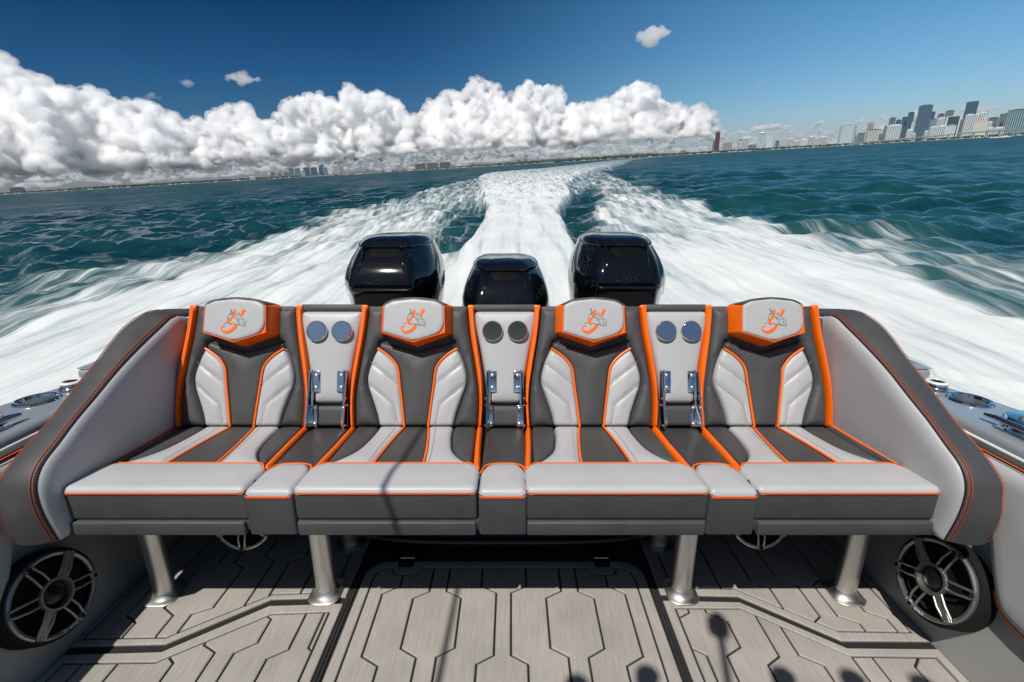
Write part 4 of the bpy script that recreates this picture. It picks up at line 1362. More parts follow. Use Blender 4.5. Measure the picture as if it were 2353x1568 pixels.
STY = {'pink': ('pink', 'window', 'h'), 'grey': ('grey', 'window', 'v'), 'dark': ('dark', 'grey', 'v'), 'blue': ('blue', 'grey', 'v'), 'navy': ('navy', 'blue', 'v'), 'white': ('white', 'window', 'v'),
 'palegl': ('palegl', 'white', 'v'), 'beige': ('beige', 'window', 'v'), 'brown': ('brown', 'dark', 'v'), 'tan': ('tan', 'window', 'v'), 'redtower': ('red', 'red', 'v'), 'teal': ('teal', 'palegl', 'v'),
 'tallblue': ('tallblue', 'blue', 'v'), 'darkteal': ('dteal', 'teal', 'v'), 'wall': ('wall', 'palegl', 'v'), 'stripe': ('white', 'brown', 'v'), 'stripeh': ('white', 'dark', 'h'), 'dome': ('white', 'window', 'v'),
 'glassw': ('blue', 'white', 'v'), 'arch': ('palegl', 'white', 'v'), 'bluegrey': ('blue', 'grey', 'v'), 'crane': ('beige', 'brown', 'v'), 'brownst': ('brown', 'white', 'v'), 'yellow': ('grey', 'window', 'v'),
 'framed': ('dark', 'white', 'v'), 'curved': ('navy', 'blue', 'v'), 'palest': ('white', 'blue', 'v'), 'redroof': ('cream', 'white', 'v'), 'pinkw': ('pink', 'white', 'v')}
HOUSES = {'white house', 'villa', 'little white house', 'cream house', 'gabled house'}
rb = random.Random(3)
def building(x, y, w, h, style, label):
    m0, m1, way = STY[style]
    nm = 'house' if ('house' in label and 'houses' not in label) or 'cream house' in label else ('villa' if 'villa' in label else ('tower' if 'tower' in label.split(',')[0] else 'apartment_block'))
    t = thing(nm, label, {'house': 'house', 'villa': 'house', 'tower': 'tower', 'apartment_block': 'building'}[nm], (x, y, 0), 'buildings along the far shore', boat=False)
    a = math.atan2(x, y)
    ca, sa = math.cos(-a), math.sin(-a)
    dp = min(w * rb.uniform(.6, .95), 45)
    T = lambda u, v, z: (x + u * ca - v * sa, y + u * sa + v * ca, z)
    def bx(u0, u1, v0, v1, z0, z1): return tf(box(u0, u1, v0, v1, z0, z1), T)
    w2 = w / 2
    body_h = h
    if style == 'arch': body_h = h * .93
    if style in ('curved',):
        n = 12
        pr = [(-w2 + w * i / n, h - 5 + 5 * math.sin(math.pi * (.25 + .5 * i / n))) for i in range(n + 1)]
        g = loft([[T(u, 0, 0) for u, z in pr] + [T(u, 0, z) for u, z in pr[::-1]], [T(u, dp, 0) for u, z in pr] + [T(u, dp, z) for u, z in pr[::-1]]], True, True, True)
        obj('facade', g, MB[m0], t, smooth=False)
    elif style == 'blue' and 'flared' in label:
        g = loft([[T(u * k, v0 + (k - 1) * 3, z) for u, v0 in ((-w2, 0), (w2, 0), (w2, dp), (-w2, dp))] for z, k in ((0, .9), (h * .8, .92), (h, 1.03))], True, True, True)
        obj('facade', g, MB[m0], t, smooth=False)
    else:
        obj('facade', bx(-w2, w2, 0, dp, 0, body_h), MB[m0], t, smooth=False)
    n = max(2, min(9, int(w / 7)))
    if style == 'wall': n = 13
    if way == 'v':
        for i in range(n):
            u = -w2 + w * (i + .5) / n
            k = (.17 if style in ('white', 'palest') else .30 if style == 'stripe' else .26) * w / n
            top = body_h - 3 if style != 'framed' else body_h - 6
            z0 = 4 if h > 20 else 1.5
            if style == 'framed': break
            obj('window_strip', bx(u - k, u + k, -.6, .3, z0, top - (2 if i % 3 else 0)), MB[m1], t, smooth=False)
    else:
        nf = max(3, int(h / 7))
        for i in range(nf):
            z = h * (i + .6) / (nf + .4)
            obj('window_strip', bx(-w2 * .94, w2 * .94, -.6, .3, z - h / nf * .22, z + h / nf * .22), MB[m1], t, smooth=False)
    if style == 'framed':
        obj('white_frame', join(bx(-w2 - 1, -w2 + w * .10, -1.5, dp, 0, h + 1), bx(w2 - w * .08, w2 + 1, -1.5, dp, 0, h + 1), bx(-w2, w2, -1.5, dp, h, h + 3)), MB['white'], t, smooth=False)
    # floor slabs on the paler balconied towers
    if style == 'pink':
        obj('balcony_slabs', join(*[bx(-w2 * 1.0, w2 * 1.0, -1.3, .2, z, z + .7) for z in np.arange(6, body_h - 2, 7.0)]), MB['white'], t, smooth=False, kind='stuff')
    roof = 'white' if ('white roof' in label or style in ('white', 'palest', 'stripe', 'glassw', 'bluegrey', 'brown', 'stripeh')) else m0
    if style not in ('curved', 'arch'):
        rw = w2 * (.62 if h > 25 else .98)
        if style == 'brown': rw = w2 * 1.02
        obj('roof_block', bx(-rw, rw, dp * .1, dp * .9, h + .02, h + (3.5 if h > 25 else 1.5)), MB[roof], t, smooth=False)
    if style == 'arch':
        pr = [(-w2 * .62 * math.cos(p), body_h + h * .075 * math.sin(p)) for p in np.linspace(0, math.pi, 14)]
        obj('arched_crown', tube([T(u, dp * .3, z) for u, z in pr], 1.6, 6), MB['white'], t)
        obj('crown_wall', bx(-w2 * .55, w2 * .55, dp * .2, dp * .8, body_h, body_h + h * .035), MB['palegl'], t, smooth=False)
        for s in (-1, 1):
            obj('side_tower', bx(s * w2 - w * .07, s * w2 + w * .07, -2.5, dp * .8, 0, h * .88), MB['palegl'], t, smooth=False)
    if style == 'glassw':
        obj('pointed_top', loft([[T(u, v, h + 1) for u, v in ((-w2, 0), (w2, 0), (w2, dp), (-w2, dp))], [T(u * .15, dp / 2 + (v - dp / 2) * .15, h + 9) for u, v in ((-w2, 0), (w2, 0), (w2, dp), (-w2, dp))]], True, True, True), MB['white'], t, smooth=False)
    if style == 'dome':
        obj('dome', lathe([(w2 * .95, h), (w2 * .9, h + w2 * .5), (w2 * .55, h + w2 * .95), (w2 * .12, h + w2 * 1.15), (.01, h + w2 * 1.9)], frame(T(0, dp / 2, 0), (0, 0, 1)), 16), MB['dome'], t)
    if style in ('redtower', 'crane'):
        hh = 18 if style == 'redtower' else 20
        c = obj('crane_mast', bx(w * .12, w * .12 + 1.6, dp * .4, dp * .4 + 1.6, h, h + hh), MB['steel'], t, smooth=False)
        if style == 'redtower':
            obj('crane_jib', bx(-w * .5, w * .55, dp * .4, dp * .4 + 1.4, h + hh * .62, h + hh * .62 + 1.4), MB['steel'], c, smooth=False)
    if style == 'yellow':
        obj('yellow_top', bx(-w2, w2, 0, dp, h, h + 6), MB['yellow'], t, smooth=False)
    if style == 'redroof':
        for u in (-.55, 0, .5):
            obj('red_roof', loft([[T(u * w2 + a_ * w * .13, dp * .4 + b_ * 5, h + 3.5) for a_, b_ in ((-1, -1), (1, -1), (1, 1), (-1, 1))], [T(u * w2 + a_ * w * .03, dp * .4 + b_, h + 9) for a_, b_ in ((-1, -1), (1, -1), (1, 1), (-1, 1))]], True, True, True), MB['redr'], t, smooth=False)
    if style == 'pinkw':
        obj('turret', lathe([(w2 * .3, h), (w2 * .3, h + 9), (w2 * .15, h + 13), (.01, h + 17)], frame(T(0, dp / 2, 0), (0, 0, 1)), 12), MB['white'], t)
    if style == 'pink':
        obj('roof_edge', bx(-w2 - 1, w2 + 1, -1, dp + 1, h + 3.6, h + 5.5), MB['pink'], t, smooth=False)
BLD = [
(-3677, 3677, 82.4, 40.5, 'pink', 'wide pink block standing alone at the far left end of the shore'),
(-2241, 4692, 38.4, 57.4, 'grey', 'slim grey tower with a flat cap, first of the left tower cluster'),
(-2186, 4718, 32.3, 41.0, 'dark', 'small dark square block right of the slim grey capped tower'),
(-2135, 4741, 45.7, 44.5, 'dark', 'low wide dark block left of the two blue-grey glass twins'),
(-2111, 4807, 46.5, 82.1, 'blue', 'left one of two blue-grey glass towers beside the domed tower'),
(-2062, 4828, 52.2, 76.7, 'blue', 'right one of two blue-grey glass towers, touching the domed tower'),
(-1980, 4754, 31.7, 55.7, 'dome', 'pale tower with a pale green dome between the glass towers'),
(-1986, 4860, 62.3, 81.7, 'navy', 'left half of the wide dark blue glass pair right of the dome'),
(-1924, 4885, 61.6, 78.3, 'navy', 'right half of the wide dark blue glass pair right of the dome'),
(-1880, 4955, 44.6, 79.6, 'navy', 'dark blue tower, tallest of the three narrow towers mid cluster'),
(-1841, 4970, 33.7, 73.3, 'blue', 'blue-grey tower in the middle of three narrow towers'),
(-1805, 4983, 33.8, 64.5, 'palegl', 'pale glass tower, shortest of the three narrow towers'),
(-1682, 4815, 56.0, 89.6, 'stripe', 'tallest striped white tower of the left tower cluster'),
(-1635, 4831, 35.7, 76.4, 'beige', 'cream slab tower leaning against the tallest striped tower'),
(-1589, 4846, 34.6, 30.9, 'beige', 'low tan block at the right foot of the left tower cluster'),
(-2307, 4436, 47.6, 27.5, 'white', 'low white house row left of the left tower cluster'),
(-1354, 4709, 36.6, 27.8, 'grey', 'very low grey block between the tower cluster and striped tower'),
(-1256, 4736, 59.0, 37.9, 'white', 'low white block left of the small striped tower'),
(-1172, 4758, 71.9, 38.6, 'white', 'long low white block close left of the small striped tower'),
(-1077, 4780, 43.3, 61.0, 'stripeh', 'small tower with dark and white stripes left of the three brown slabs'),
(-967, 4855, 74.0, 29.6, 'white', 'low white wing attached left of the three brown slab blocks'),
(-871, 4822, 97.8, 60.6, 'brown', 'leftmost of three brown slab blocks with white roof edges'),
(-756, 4841, 99.9, 61.1, 'brown', 'middle one of three brown slab blocks with white roof edges'),
(-636, 4859, 102.0, 61.4, 'brown', 'rightmost and tallest of three brown slab blocks with white roofs'),
(-507, 4874, 65.0, 27.6, 'white', 'low white block just right of the three brown slabs'),
(-440, 4880, 40.5, 46.9, 'white', 'white midrise tower right of the three brown slabs'),
(-370, 4886, 36.2, 29.6, 'dark', 'small dark block right of the white midrise'),
(-312, 4890, 63.9, 26.5, 'grey', 'long low grey block right of the small dark block'),
(-29, 4800, 78.4, 37.5, 'beige', 'stepped low cream building left of the two tan blocks'),
(75, 4800, 41.3, 42.4, 'tan', 'left and lower of two tan blocks above the wake'),
(142, 4798, 41.2, 49.4, 'tan', 'right and taller of two tan blocks above the wake'),
(610, 4459, 44.3, 25.0, 'pinkw', 'small pink villa with a white turret above the wake bend'),
(893, 4411, 31.8, 17.5, 'white', 'little white house among the dark trees, left of a pair'),
(1013, 4385, 40.2, 16.7, 'beige', 'cream house by the trees, larger of the shore houses'),
(1056, 4374, 30.0, 16.5, 'white', 'white gabled house right of the cream shore house'),
(1421, 4164, 46.1, 34.7, 'grey', 'flat grey block half hidden by trees before the right skyline'),
(1472, 4040, 53.2, 58.4, 'palegl', 'pale green glass block, first of the right skyline'),
(1545, 4013, 32.8, 45.8, 'white', 'small white block left of the dark red tower'),
(1616, 4039, 16.4, 89.9, 'grey', 'thin grey shaft attached to the dark red tower'),
(1619, 3984, 33.3, 148.3, 'redtower', 'dark red-brown tower under construction with a crane on top'),
(1689, 3955, 67.8, 73.7, 'beige', 'two-tone beige block right of the dark red tower'),
(1800, 3905, 41.3, 95.2, 'stripe', 'dark and white striped tower right of the beige block'),
(1868, 3928, 59.8, 43.7, 'grey', 'low grey block between the striped and the glass tower'),
(1898, 3858, 39.2, 120.8, 'glassw', 'glass tower with a white pointed top, left of a glass pair'),
(1950, 3833, 39.7, 108.3, 'palegl', 'flat-topped pale glass tower, right of a glass pair'),
(1997, 3808, 25.4, 59.1, 'dark', 'small dark tower standing alone among shore trees'),
(2046, 3725, 37.9, 67.9, 'stripe', 'white and dark striped midrise, left of five along the beach'),
(2083, 3705, 33.7, 52.0, 'stripe', 'lowest white and dark striped midrise, second of five'),
(2149, 3725, 46.7, 59.3, 'white', 'pale plain block, third of five along the beach'),
(2162, 3659, 39.2, 73.3, 'stripe', 'tallest striped midrise, fourth of five along the beach'),
(2220, 3624, 39.3, 67.4, 'stripe', 'dark striped midrise, last of five before the tree gap'),
(2234, 3557, 22.4, 41.5, 'palegl', 'low green glass block left of the arched condominium'),
(2254, 3544, 24.4, 54.0, 'palegl', 'stepped green glass block beside the arched condominium'),
(2200, 3341, 81.7, 134.4, 'arch', 'big pale glass condominium with an arched roof crown'),
(2350, 3481, 18.2, 59.0, 'dark', 'small dark block right behind the arched condominium'),
(2377, 3463, 42.3, 75.7, 'bluegrey', 'blue-grey block with a sloped roof right of the arched condominium'),
(2468, 3521, 33.6, 138.4, 'crane', 'tan unfinished tower with a thin crane mast on top'),
(2316, 3262, 61.5, 84.1, 'brownst', 'brown and white striped block in front of the unfinished tower'),
(2412, 3316, 33.7, 58.3, 'grey', 'low grey block right of the brown striped block'),
(2539, 3471, 19.2, 109.2, 'yellow', 'narrow grey tower with a yellow top'),
(2680, 3615, 36.0, 161.9, 'dark', 'dark glass tower with a stepped top behind the white slab'),
(2396, 3204, 73.4, 102.5, 'white', 'large white slab tower with vertical ribs'),
(2738, 3634, 28.4, 147.3, 'navy', 'dark pointed tower right behind the white slab'),
(2733, 3575, 30.4, 159.9, 'navy', 'dark teal tower left of the slim dark one'),
(2726, 3517, 33.9, 185.3, 'darkteal', 'slim tall dark teal tower left of the tallest wide glass tower'),
(2528, 3292, 42.4, 97.1, 'navy', 'short dark glass block at the foot of the slim teal tower'),
(2460, 3154, 31.7, 70.5, 'white', 'white stepped midrise left of the wide glass tower'),
(2686, 3422, 27.3, 123.0, 'palegl', 'pale tower with a white cap close left of the wide glass tower'),
(2625, 3279, 68.9, 209.0, 'tallblue', 'tall wide blue-grey glass tower, second tallest of the skyline'),
(2782, 3409, 26.8, 173.8, 'navy', 'dark tower right behind the tall wide glass tower'),
(2688, 3292, 55.4, 126.8, 'teal', 'teal glass block in front of the dark tower'),
(2881, 3457, 34.2, 161.3, 'dark', 'dark tower behind the white rounded block'),
(2757, 3300, 39.2, 131.1, 'white', 'white rounded block in front of the blue glass tower'),
(2847, 3355, 42.4, 173.7, 'blue', 'blue glass tower with a dark flared top'),
(2704, 3148, 65.0, 129.2, 'framed', 'dark glass block in a white frame right of the blue tower'),
(2515, 3046, 36.3, 75.7, 'white', 'left one of two white rounded condominiums behind the bridge'),
(2542, 3024, 33.2, 77.9, 'white', 'right one of two white rounded condominiums behind the bridge'),
(2592, 3021, 46.4, 77.5, 'palegl', 'pale green balconied block behind the bridge'),
(2988, 3365, 59.2, 220.7, 'curved', 'tallest dark tower of the skyline with a curved top'),
(2833, 3235, 25.9, 110.4, 'grey', 'grey tower at the left foot of the tallest tower'),
(2725, 3064, 38.7, 131.2, 'palest', 'white and glass striped tower in front of the tallest tower'),
(2782, 3080, 23.5, 132.1, 'palest', 'pale tower squeezed right of the white and glass striped one'),
(2832, 3102, 26.5, 141.5, 'palest', 'tallest pale tower right of the white and glass striped one'),
(2914, 3162, 17.9, 129.8, 'palegl', 'narrow glass tower behind the red-roofed cream tower'),
(2666, 2915, 56.5, 86.9, 'redroof', 'cream and yellow tower with red roof pieces'),
(2727, 2926, 17.7, 80.9, 'white', 'slim white tower right of the red-roofed cream tower'),
(3007, 3212, 47.3, 110.5, 'dark', 'wide dark block behind the slim white tower'),
(2629, 2812, 33.2, 48.3, 'white', 'low white terraced block, left of two behind the bridge end'),
(2656, 2788, 40.7, 46.2, 'white', 'low white terraced block, right of two behind the bridge end'),
(2899, 3040, 29.0, 124.7, 'bluegrey', 'grey-blue glass tower with a sloped white roof, left of a pair'),
(2880, 2988, 32.3, 126.1, 'bluegrey', 'grey-blue glass tower with a white roof beside the dark wall'),
(2797, 2831, 113.5, 132.1, 'wall', 'very wide dark teal glass wall of towers at the right edge'),
(2385, 3023, 17.5, 44.6, 'white', 'small white block touching the bridge left of its middle'),
(2427, 2989, 16.2, 53.3, 'white', 'small cream turret block by the bridge under the teal glass'),
]
for b in BLD: building(*b)

# land, beach and trees
AZS = np.linspace(-60, 60, 241)
def shore_d(a):
    return float(np.interp(a, [-60, -46, -30, -22, -16, -8, 0, 8, 14, 20, 30, 36, 46, 60], [5150, 5100, 5050, 4950, 4850, 4820, 4700, 4420, 4250, 4180, 3950, 3860, 3780, 3800]))
prof = [(0, -1.0), (6, .8), (30, 1.8), (140, 3.2), (900, 4.0), (900, -2)]
SAND = mat('pale_shore', (.34, .31, .25), .9, var=.25, vscale=.01)
obj('shoreline', loft([[at_az(a, shore_d(a) + d, z) for a in AZS] for d, z in prof], False), SAND, smooth=False, kind='structure')
LEAF = mat('shore_foliage', (.045, .070, .038), .8, var=.5, vscale=.03)
def trees():
    bm = bmesh.new()
    rg = random.Random(11)
    base = bmesh.new()
    bmesh.ops.create_icosphere(base, subdivisions=1, radius=1)
    bv = [v.co.copy() for v in base.verts]
    bf = [[v.index for v in f.verts] for f in base.faces]
    V, F = [], []
    a = -56.0
    while a < 56:
        d = shore_d(a)
        dense = float(np.interp(a, [-56, -43, -41, -30, -24, -22, -17, -12, -3, 3, 14, 18, 24, 30, 36, 46], [.5, .5, .9, .9, .9, .3, .6, .5, .8, 1.2, 1.3, .7, .8, .7, .5, .5]))
        hmax = float(np.interp(a, [-56, -40, -30, -20, -10, 0, 5, 14, 18, 30, 36, 46], [22, 22, 22, 16, 18, 24, 28, 28, 20, 20, 20, 20]))
        for k in range(3):
            dd = d + rg.uniform(18, 120)
            h = hmax * rg.uniform(.5, 1.0) * min(1, .35 + dense * .6)
            r = h * rg.uniform(.5, .9)
            p = Vector(at_az(a + rg.uniform(-.05, .05), dd, 2.0 + h * .5))
            n0 = len(V)
            for v in bv:
                q = 1 + rg.uniform(-.28, .28)
                V.append((p.x + v.x * r * q, p.y + v.y * r * q, p.z + v.z * h * .55 * q))
            F += [[i + n0 for i in f] for f in bf]
        a += rg.uniform(.03, .10) / dense
    return V, F
obj('shore_trees', trees(), LEAF, smooth=False, kind='stuff')
# white boats and villas lying along the waterline, too far to count
def specks():
    rg = random.Random(21)
    G = []
    a = -50
    while a < 50:
        d = shore_d(a) + rg.uniform(-14, 16)
        w = rg.uniform(5, 22); h = rg.uniform(1.5, 5)
        p = at_az(a, d)
        G.append(box(p[0] - w / 2, p[0] + w / 2, p[1] - 3, p[1] + 3, .2, 1.2 + h))
        a += rg.expovariate(1 / .42)
    return join(*G)
obj('waterfront_specks', specks(), MB['white'], smooth=False, kind='stuff')

# long low bridge at the right
br = thing('causeway_bridge', 'long low pale concrete bridge in front of the right skyline', 'bridge', at_az(40, 3500), None, boat=False)
def br_pt(az):
    d = float(np.interp(az, [33, 36, 46, 56], [3850, 3680, 3350, 3300]))
    e = float(np.interp(az, [33.5, 34.97, 36.2, 37.7, 39.6, 41.4, 43.1, 45, 56], [.06, .16, .20, .275, .345, .41, .455, .475, .47]))
    x, y, _ = at_az(az, d)
    return Vector((x, y, 2.1 + d * math.tan(rad(e))))
pts = [br_pt(a) for a in np.linspace(33.5, 56, 50)]
n = Vector((math.sin(rad(40)), math.cos(rad(40)), 0))
obj('bridge_deck', loft([[p + n * o + Vector((0, 0, z)) for p in pts] for o, z in ((0, 0), (0, -3.2), (2, -4.2), (12, -4.2), (14, -3.2), (14, 0))], False, cu=True), MB['conc'], br, smooth=False)
obj('bridge_rail', loft([[p + n * o + Vector((0, 0, z)) for p in pts] for o, z in ((0, .02), (0, 1.6), (.5, 1.6), (.5, .02))], False, cu=True), MB['conc'], br, smooth=False)
for a in np.arange(35.2, 56, .78):
    p = br_pt(a)
    obj('pier', box(p.x - 2.4, p.x + 2.4, p.y + 2, p.y + 10, -1.5, p.z - 4.2), MB['conc'], br, smooth=False)

def small_boat(name, label, az, d, L, cat='boat'):
    p = Vector(at_az(az, d))
    t = thing(name, label, cat, p, None, boat=False)
    fr = frame((p.x, p.y, 0), (0, 0, 1), (math.cos(rad(az)), -math.sin(rad(az)), 0))
    hl = [(-.5, .16), (.2, .18), (.38, .11), (.5, 0), (.38, -.11), (.2, -.18), (-.5, -.16)]
    obj('hull', loft([[fr(a * L * k, b * L * k, z * L) for a, b in hl] for z, k in ((-.03, .85), (.06, .95), (.13, 1.0), (.14, .97))], True, True, True), MB['white'], t, smooth=False)
    obj('cabin', tf(box(-.2 * L, .12 * L, -.09 * L, .09 * L, .14 * L, .27 * L), lambda a, b, c: fr(a, b, c)), MB['window'], t, smooth=False)
    obj('cabin_roof', tf(box(-.25 * L, .15 * L, -.11 * L, .11 * L, .271 * L, .30 * L), lambda a, b, c: fr(a, b, c)), MB['white'], t, smooth=False)
    return t, fr
FOAMM = mat('wake_foam', (.82, .84, .84), .9)
for args in (('motorboat', 'white motorboat throwing spray in front of the bridge at the far right', 44.3, 1250, 9), ('motorboat', 'white motorboat running along the left shore below the brown slabs', -16.6, 2600, 14)):
    t, fr = small_boat(*args)
    L = args[4]
    rg = random.Random(4)
    G = []
    for k in range(26):
        u = rg.uniform(-2.6, .3) * L
        r_ = L * rg.uniform(.05, .16)
        G.append(lathe([(.01, r_ * .9), (r_ * .7, r_ * .6), (r_, 0), (r_ * .8, -.3)], (lambda q: lambda a, b, c: fr(a * 2.2 + q[0], b + q[1], c + .1))((u, rg.uniform(-.3, .3) * L)), 8))
    obj('wake_spray', join(*G), FOAMM, t, kind='stuff')
small_boat('yacht', 'white yacht moored in front of the pale green glass block', 22.0, 4080, 34)
# ------------------------------------------------------------------ clouds
CLD_TOP = [(-42.87, 10.33), (-42.51, 9.93), (-42.29, 9.07), (-41.14, 8.7), (-40.4, 8.13), (-39.41, 7.78), (-38.32, 8.14), (-37.76, 8.09), (-37.32, 7.61), (-36.63, 6.88), (-35.58, 7.33), (-34.24, 7.01), (-33.5, 6.14), (-32.66, 6.15), (-31.64, 5.42), (-30.96, 6.06), (-30.43, 5.31), (-29.23, 6.52), (-28.05, 6.9), (-26.69, 7.09), (-26.23, 5.75), (-25.56, 5.26), (-24.23, 5.92), (-22.58, 7.08), (-22.06, 7.66), (-19.75, 7.84), (-18.39, 7.23), (-17.67, 6.41), (-17.1, 8.4), (-16.5, 8.78), (-15.03, 7.77), (-13.45, 7.94), (-11.4, 6.45), (-10.38, 5.36), (-8.09, 6.96), (-6.11, 8.02), (-4.75, 7.45), (-3.19, 9.22), (-0.95, 7.89), (-0.79, 6.64), (0.19, 7.21), (0.5, 7.2), (2.21, 8.23), (3.83, 7.62), (5.7, 7.71), (5.9, 5.82), (8.71, 5.64), (11.0, 6.3), (12.13, 6.42), (13.66, 7.5), (14.78, 7.01), (16.16, 5.68), (18.82, 4.45), (20.26, 4.83), (21.85, 3.18), (22.36, 2.12), (24.18, 2.19), (26.96, 3.34), (28.2, 2.46), (29.81, 2.61), (31.11, 2.21), (32.53, 1.9), (33.73, 2.71), (35.74, 2.16), (37.17, 2.71), (40.12, 2.24), (42.93, 2.58), (44.58, 2.38)]
def cloud_mat(name, col):
    m = bpy.data.materials.new(name)
    m.use_nodes = True
    t = m.node_tree
    b = t.nodes['Principled BSDF']
    b.inputs['Base Color'].default_value = (*col, 1)
    b.inputs['Roughness'].default_value = 1
    b.inputs['Specular IOR Level'].default_value = 0
    return m
CM = cloud_mat('cumulus_white', (.90, .90, .91))
def ico(sub):
    bm = bmesh.new()
    bmesh.ops.create_icosphere(bm, subdivisions=sub, radius=1)
    bm.verts.index_update()
    V = np.array([v.co[:] for v in bm.verts]); F = np.array([[v.index for v in f.verts] for f in bm.faces])
    bm.free()
    return V, F
ICO = {k: ico(k) for k in (3, 4, 5)}
def puffs(L, vox=30.0, base=None, scale=1.0):
    """L: (centre xyz, radius, squash z, subdivisions): fused into one skin, then lumped like cauliflower"""
    VV, FF = [], []
    k = 0
    for c, r, q, sub in L:
        V, F = ICO[3 if r > 60 else 3]
        P = V * r
        P[:, 2] *= q
        P = P + np.array(c)
        n = pnoise(P[:, 0] / 500, P[:, 1] / 500, P[:, 2] / 400, 6)
        P = P + V * (n * min(r, 400) * .5)[:, None]
        VV.append(P); FF.append(F + k)
        k += len(V)
    P = np.concatenate(VV); F = np.concatenate(FF)
    me = bpy.data.meshes.new('puffs')
    me.from_pydata(P.tolist(), [], F.tolist())
    o = bpy.data.objects.new('puffs', me)
    COL.objects.link(o)
    md = o.modifiers.new('fuse', 'REMESH')
    md.mode = 'VOXEL'
    md.voxel_size = vox
    dg = bpy.context.evaluated_depsgraph_get()
    m2 = bpy.data.meshes.new_from_object(o.evaluated_get(dg))
    bpy.data.objects.remove(o)
    nv = len(m2.vertices)
    P = np.empty(nv * 3); m2.vertices.foreach_get('co', P); P = P.reshape(-1, 3)
    Nn = np.empty(nv * 3); m2.vertices.foreach_get('normal', Nn); Nn = Nn.reshape(-1, 3)
    F = [tuple(p.vertices) for p in m2.polygons]
    d = 0
    for f, a, s in ((1.0, 150, 1), (2.2, 105, 2), (4.6, 62, 3), (9.0, 36, 4)):
        if 420 * scale / f < vox * 1.1: continue
        sc = f / (420.0 * scale)
        a = a * scale
        n = pnoise(P[:, 0] * sc, P[:, 1] * sc, P[:, 2] * sc * 1.1, s)
        d = d + a * (np.abs(n) * 1.9 - .42)
    mod = np.clip(.75 + 1.3 * pnoise(P[:, 0] / 1500, P[:, 1] / 1500, P[:, 2] / 900, 9),   .40, 1.25)
    P = P + Nn * (d * LUMP * mod)[:, None]
    if base is not None:      # flat cloud base
        b = base + scale * (420 * pnoise(P[:, 0] / 3200, P[:, 1] / 3200, P[:, 2] * 0, 22) + 90 * pnoise(P[:, 0] / 700, P[:, 1] / 700, P[:, 2] * 0, 21))
        P[:, 2] = np.where(P[:, 2] < b, b + (P[:, 2] - b) * .12, P[:, 2])
    return P, F
LUMP = 1.0
def np_obj(name, P, F, m, kind):
    me = bpy.data.meshes.new(name)
    me.from_pydata(P.tolist(), [], [tuple(f) for f in F])
    me.materials.append(m)
    me.shade_smooth()
    o = bpy.data.objects.new(name, me)
    COL.objects.link(o)
    o['kind'] = kind
    return o
def cpos(az, el, d):
    return (d * math.sin(rad(az)), d * math.cos(rad(az)), d * math.tan(rad(el)))
# thin free clouds: real scattering volumes, so their rims fade out
def vol_mat(name, dens, col=(1, 1, 1)):
    m = bpy.data.materials.new(name)
    m.use_nodes = True
    t = m.node_tree
    for n in list(t.nodes): t.nodes.remove(n)
    v = t.nodes.new('ShaderNodeVolumePrincipled')
    v.inputs['Color'].default_value = (*col, 1)
    v.inputs['Density'].default_value = dens
    v.inputs['Anisotropy'].default_value = 0
    o = t.nodes.new('ShaderNodeOutputMaterial')
    t.links.new(v.outputs[0], o.inputs['Volume'])
    return m

A_ = [a for a, _ in CLD_TOP]; E_ = [e for _, e in CLD_TOP]
def cloud_top(a):
    return float(np.interp(a, A_, E_)) if -43 < a < 44.5 else (9.5 + 2 * math.sin(a * .3) if a < 0 else 2.4 + .5 * math.sin(a))
def near_row():
    rg = random.Random(8)
    L = []
    D = 15500
    deg = math.pi / 180 * D
    a = -60.0
    while a < 22.3:                     # crisp cauliflower tops
        t = cloud_top(a)
        rho = rg.uniform(.18, .58) * (1.0 if t > 3.5 else .6)
        L.append((cpos(a, t - rho * 1.10, D + rg.uniform(-300, 300)), rho * deg, rg.uniform(.9, 1.15), 3))
        a += rho * .60
    a = -60.0
    while a < 22.3:                     # body of the towers
        t = cloud_top(a)
        e = t - 1.05
        dd = rg.uniform(-1700, 600)
        while e > 1.5:
            f = (t - e) / t
            rho = rg.uniform(.35, 1.05) * (.7 + .5 * f)
            L.append((cpos(a + rg.uniform(-.5, .5), e, D + dd - 1500 * f), rho * deg, rg.uniform(.75, 1.05) if e > 3.2 else rg.uniform(.45, .7), 3))
            e -= rho * rg.uniform(.8, 1.25)
        a += rg.uniform(.5, .95)
    for a, e, r_ in ((-16.4, 7.6, 1.1), (-3.0, 8.1, 1.1), (14.2, 6.5, 1.0), (-22.0, 6.6, 1.2), (-41, 7.5, 1.6), (20.3, 3.9, .8), (-28.3, 5.9, 1.1), (2.6, 7.0, 1.1), (-14.2, 6.9, 1.0)):
        for j in range(9):
            L.append((cpos(a + rg.uniform(-.8, .8) * r_, e - rg.uniform(.2, 2.0) * r_, D - rg.uniform(500, 1700)), rg.uniform(.25, .62) * r_ * deg, 1.0, 3))
    return puffs(L, 34.0, 430.0)
def far_row(D, base, e0, e1, n, seed, amax, vox, scale):
    rg = random.Random(seed)
    L = []
    deg = math.pi / 180 * D
    for k in range(n):
        a = rg.uniform(-62, amax)
        w = rg.uniform(.5, 1.8)
        t = rg.uniform(e0, e1)
        eb = math.degrees(math.atan(base / D))
        for j in range(int(5 + w * 5)):
            u = rg.uniform(-1, 1)
            rho = rg.uniform(.14, .40) * (1 - .4 * abs(u))
            e = eb + (t - eb) * (1 - u * u) * rg.uniform(.15, 1) - rho * .6
            L.append((cpos(a + u * w, e, D + rg.uniform(-800, 800)), rho * deg, rg.uniform(.6, .95), 3))
    return puffs(L, vox, base, scale)
P, F = near_row()
bank_o = np_obj('cloud_bank', P, F, vol_mat('cumulus', .022), 'stuff')
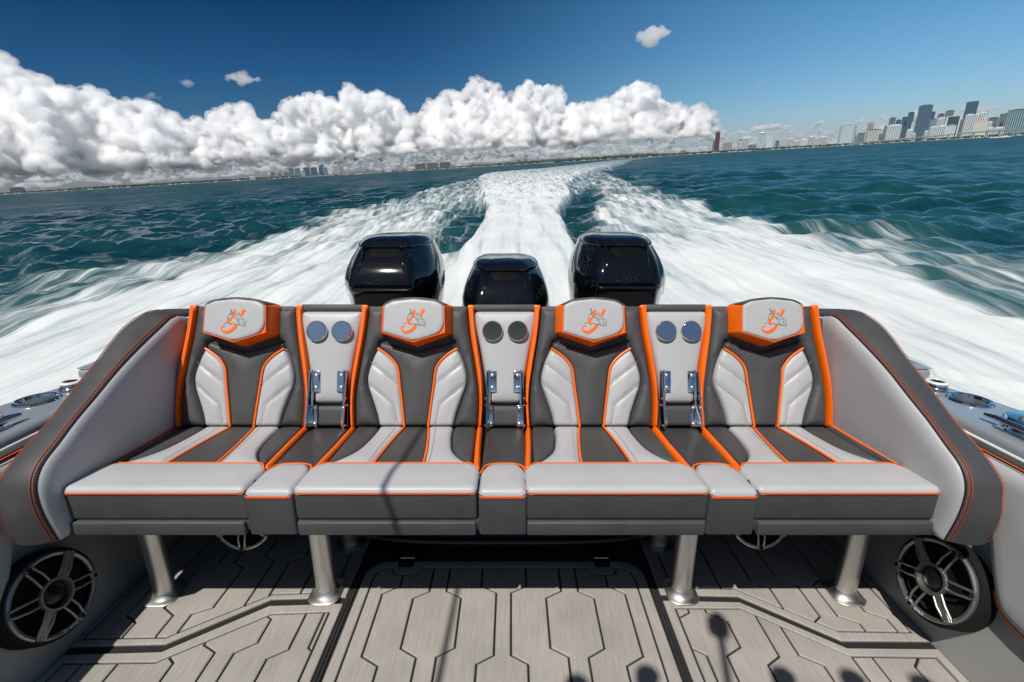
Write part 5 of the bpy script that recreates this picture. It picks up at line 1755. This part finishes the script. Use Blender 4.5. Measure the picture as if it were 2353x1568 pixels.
nn_ = np.empty(len(P) * 3); bank_o.data.vertices.foreach_get('normal', nn_); nn_ = nn_.reshape(-1, 3)
q_ = pnoise(P[:, 0] / 330, P[:, 1] / 330, P[:, 2] / 260, 41) + .6 * pnoise(P[:, 0] / 130, P[:, 1] / 130, P[:, 2] / 110, 42)
np_obj('cloud_veil', P + nn_ * (55 + 120 * np.clip(q_, -.35, 1))[:, None], F, vol_mat('cumulus_veil', .0040), 'stuff')      # thin moist air round the towers
P, F = far_row(21000, 420, 2.0, 4.0, 130, 31, 23, 44.0, 1.2)
np_obj('second_cloud_row', P, F, vol_mat('cumulus_second', .012), 'stuff')
P, F = far_row(32000, 420, 1.2, 2.6, 220, 32, 24, 64.0, 1.6)
np_obj('third_cloud_row', P, F, vol_mat('cumulus_third', .006), 'stuff')
P, F = far_row(46000, 350, .7, 1.7, 260, 33, 62, 90.0, 2.0)
np_obj('horizon_clouds', P, F, vol_mat('cumulus_far', .003), 'stuff')
def fair_puffs():
    rg = random.Random(18)
    L = []
    D = 17500
    deg = math.pi / 180 * D
    for k in range(105):         # sparse fair-weather puffs at the right
        a = rg.uniform(21, 62)
        t = cloud_top(a)
        rho = rg.uniform(.18, .50)
        e = rg.uniform(.45, 1) * t - rho * .5
        for j in range(6):
            L.append((cpos(a + rg.uniform(-.8, .8), e + rg.uniform(-.08, .16), D), rho * deg * rg.uniform(.4, .9), .6, 3))
    return puffs(L, 30.0, None, .6)
P, F = fair_puffs()
np_obj('fair_weather_clouds', P, F, vol_mat('thin_cumulus', .0130), 'stuff')
def wisp(a0, e0, wdt, hgt, n, seed, dens, d=13000):
    rg = random.Random(seed)
    L = []
    deg = math.pi / 180 * d
    for k in range(n):
        u = rg.gauss(0, .38)
        u = max(-1, min(1, u))
        r_ = hgt * rg.uniform(.35, .8) * (1 - .55 * abs(u))
        L.append((cpos(a0 + u * wdt, e0 + rg.uniform(-.35, .35) * hgt * (1 - abs(u)), d + rg.uniform(-150, 150)), r_ * deg, .7, 3))
    P, F = puffs(L, 26.0, None, .55)
    np_obj('cloud', P, F, vol_mat('thin_cloud', dens), 'stuff')
wisp(15.0, 11.35, 1.75, 1.25, 24, 1, .0048)
wisp(17.25, 11.85, .25, .30, 4, 2, .0030)
wisp(-26.2, 9.05, 1.7, .95, 20, 3, .0034)
wisp(-31.0, 8.65, .8, .75, 9, 4, .0014)
wisp(-33.9, 7.45, .9, .65, 9, 5, .0014)
wisp(25.1, 6.0, .9, .52, 9, 6, .0010)
wisp(27.5, 6.36, 1.0, .52, 9, 7, .0010)
wisp(41.1, 4.02, 1.8, .58, 13, 8, .0012)
wisp(32.6, 3.3, 1.2, .26, 7, 9, .0020)

# ------------------------------------------------------------------ sea air
hz_m = vol_mat('sea_haze', .000013, (.66, .84, 1.0))
z1 = max(b[3] for b in BLD) + 25
hz_o = obj('haze', box(-9600, 9600, -9600, 9600, -4, z1), hz_m, smooth=False, kind='stuff')
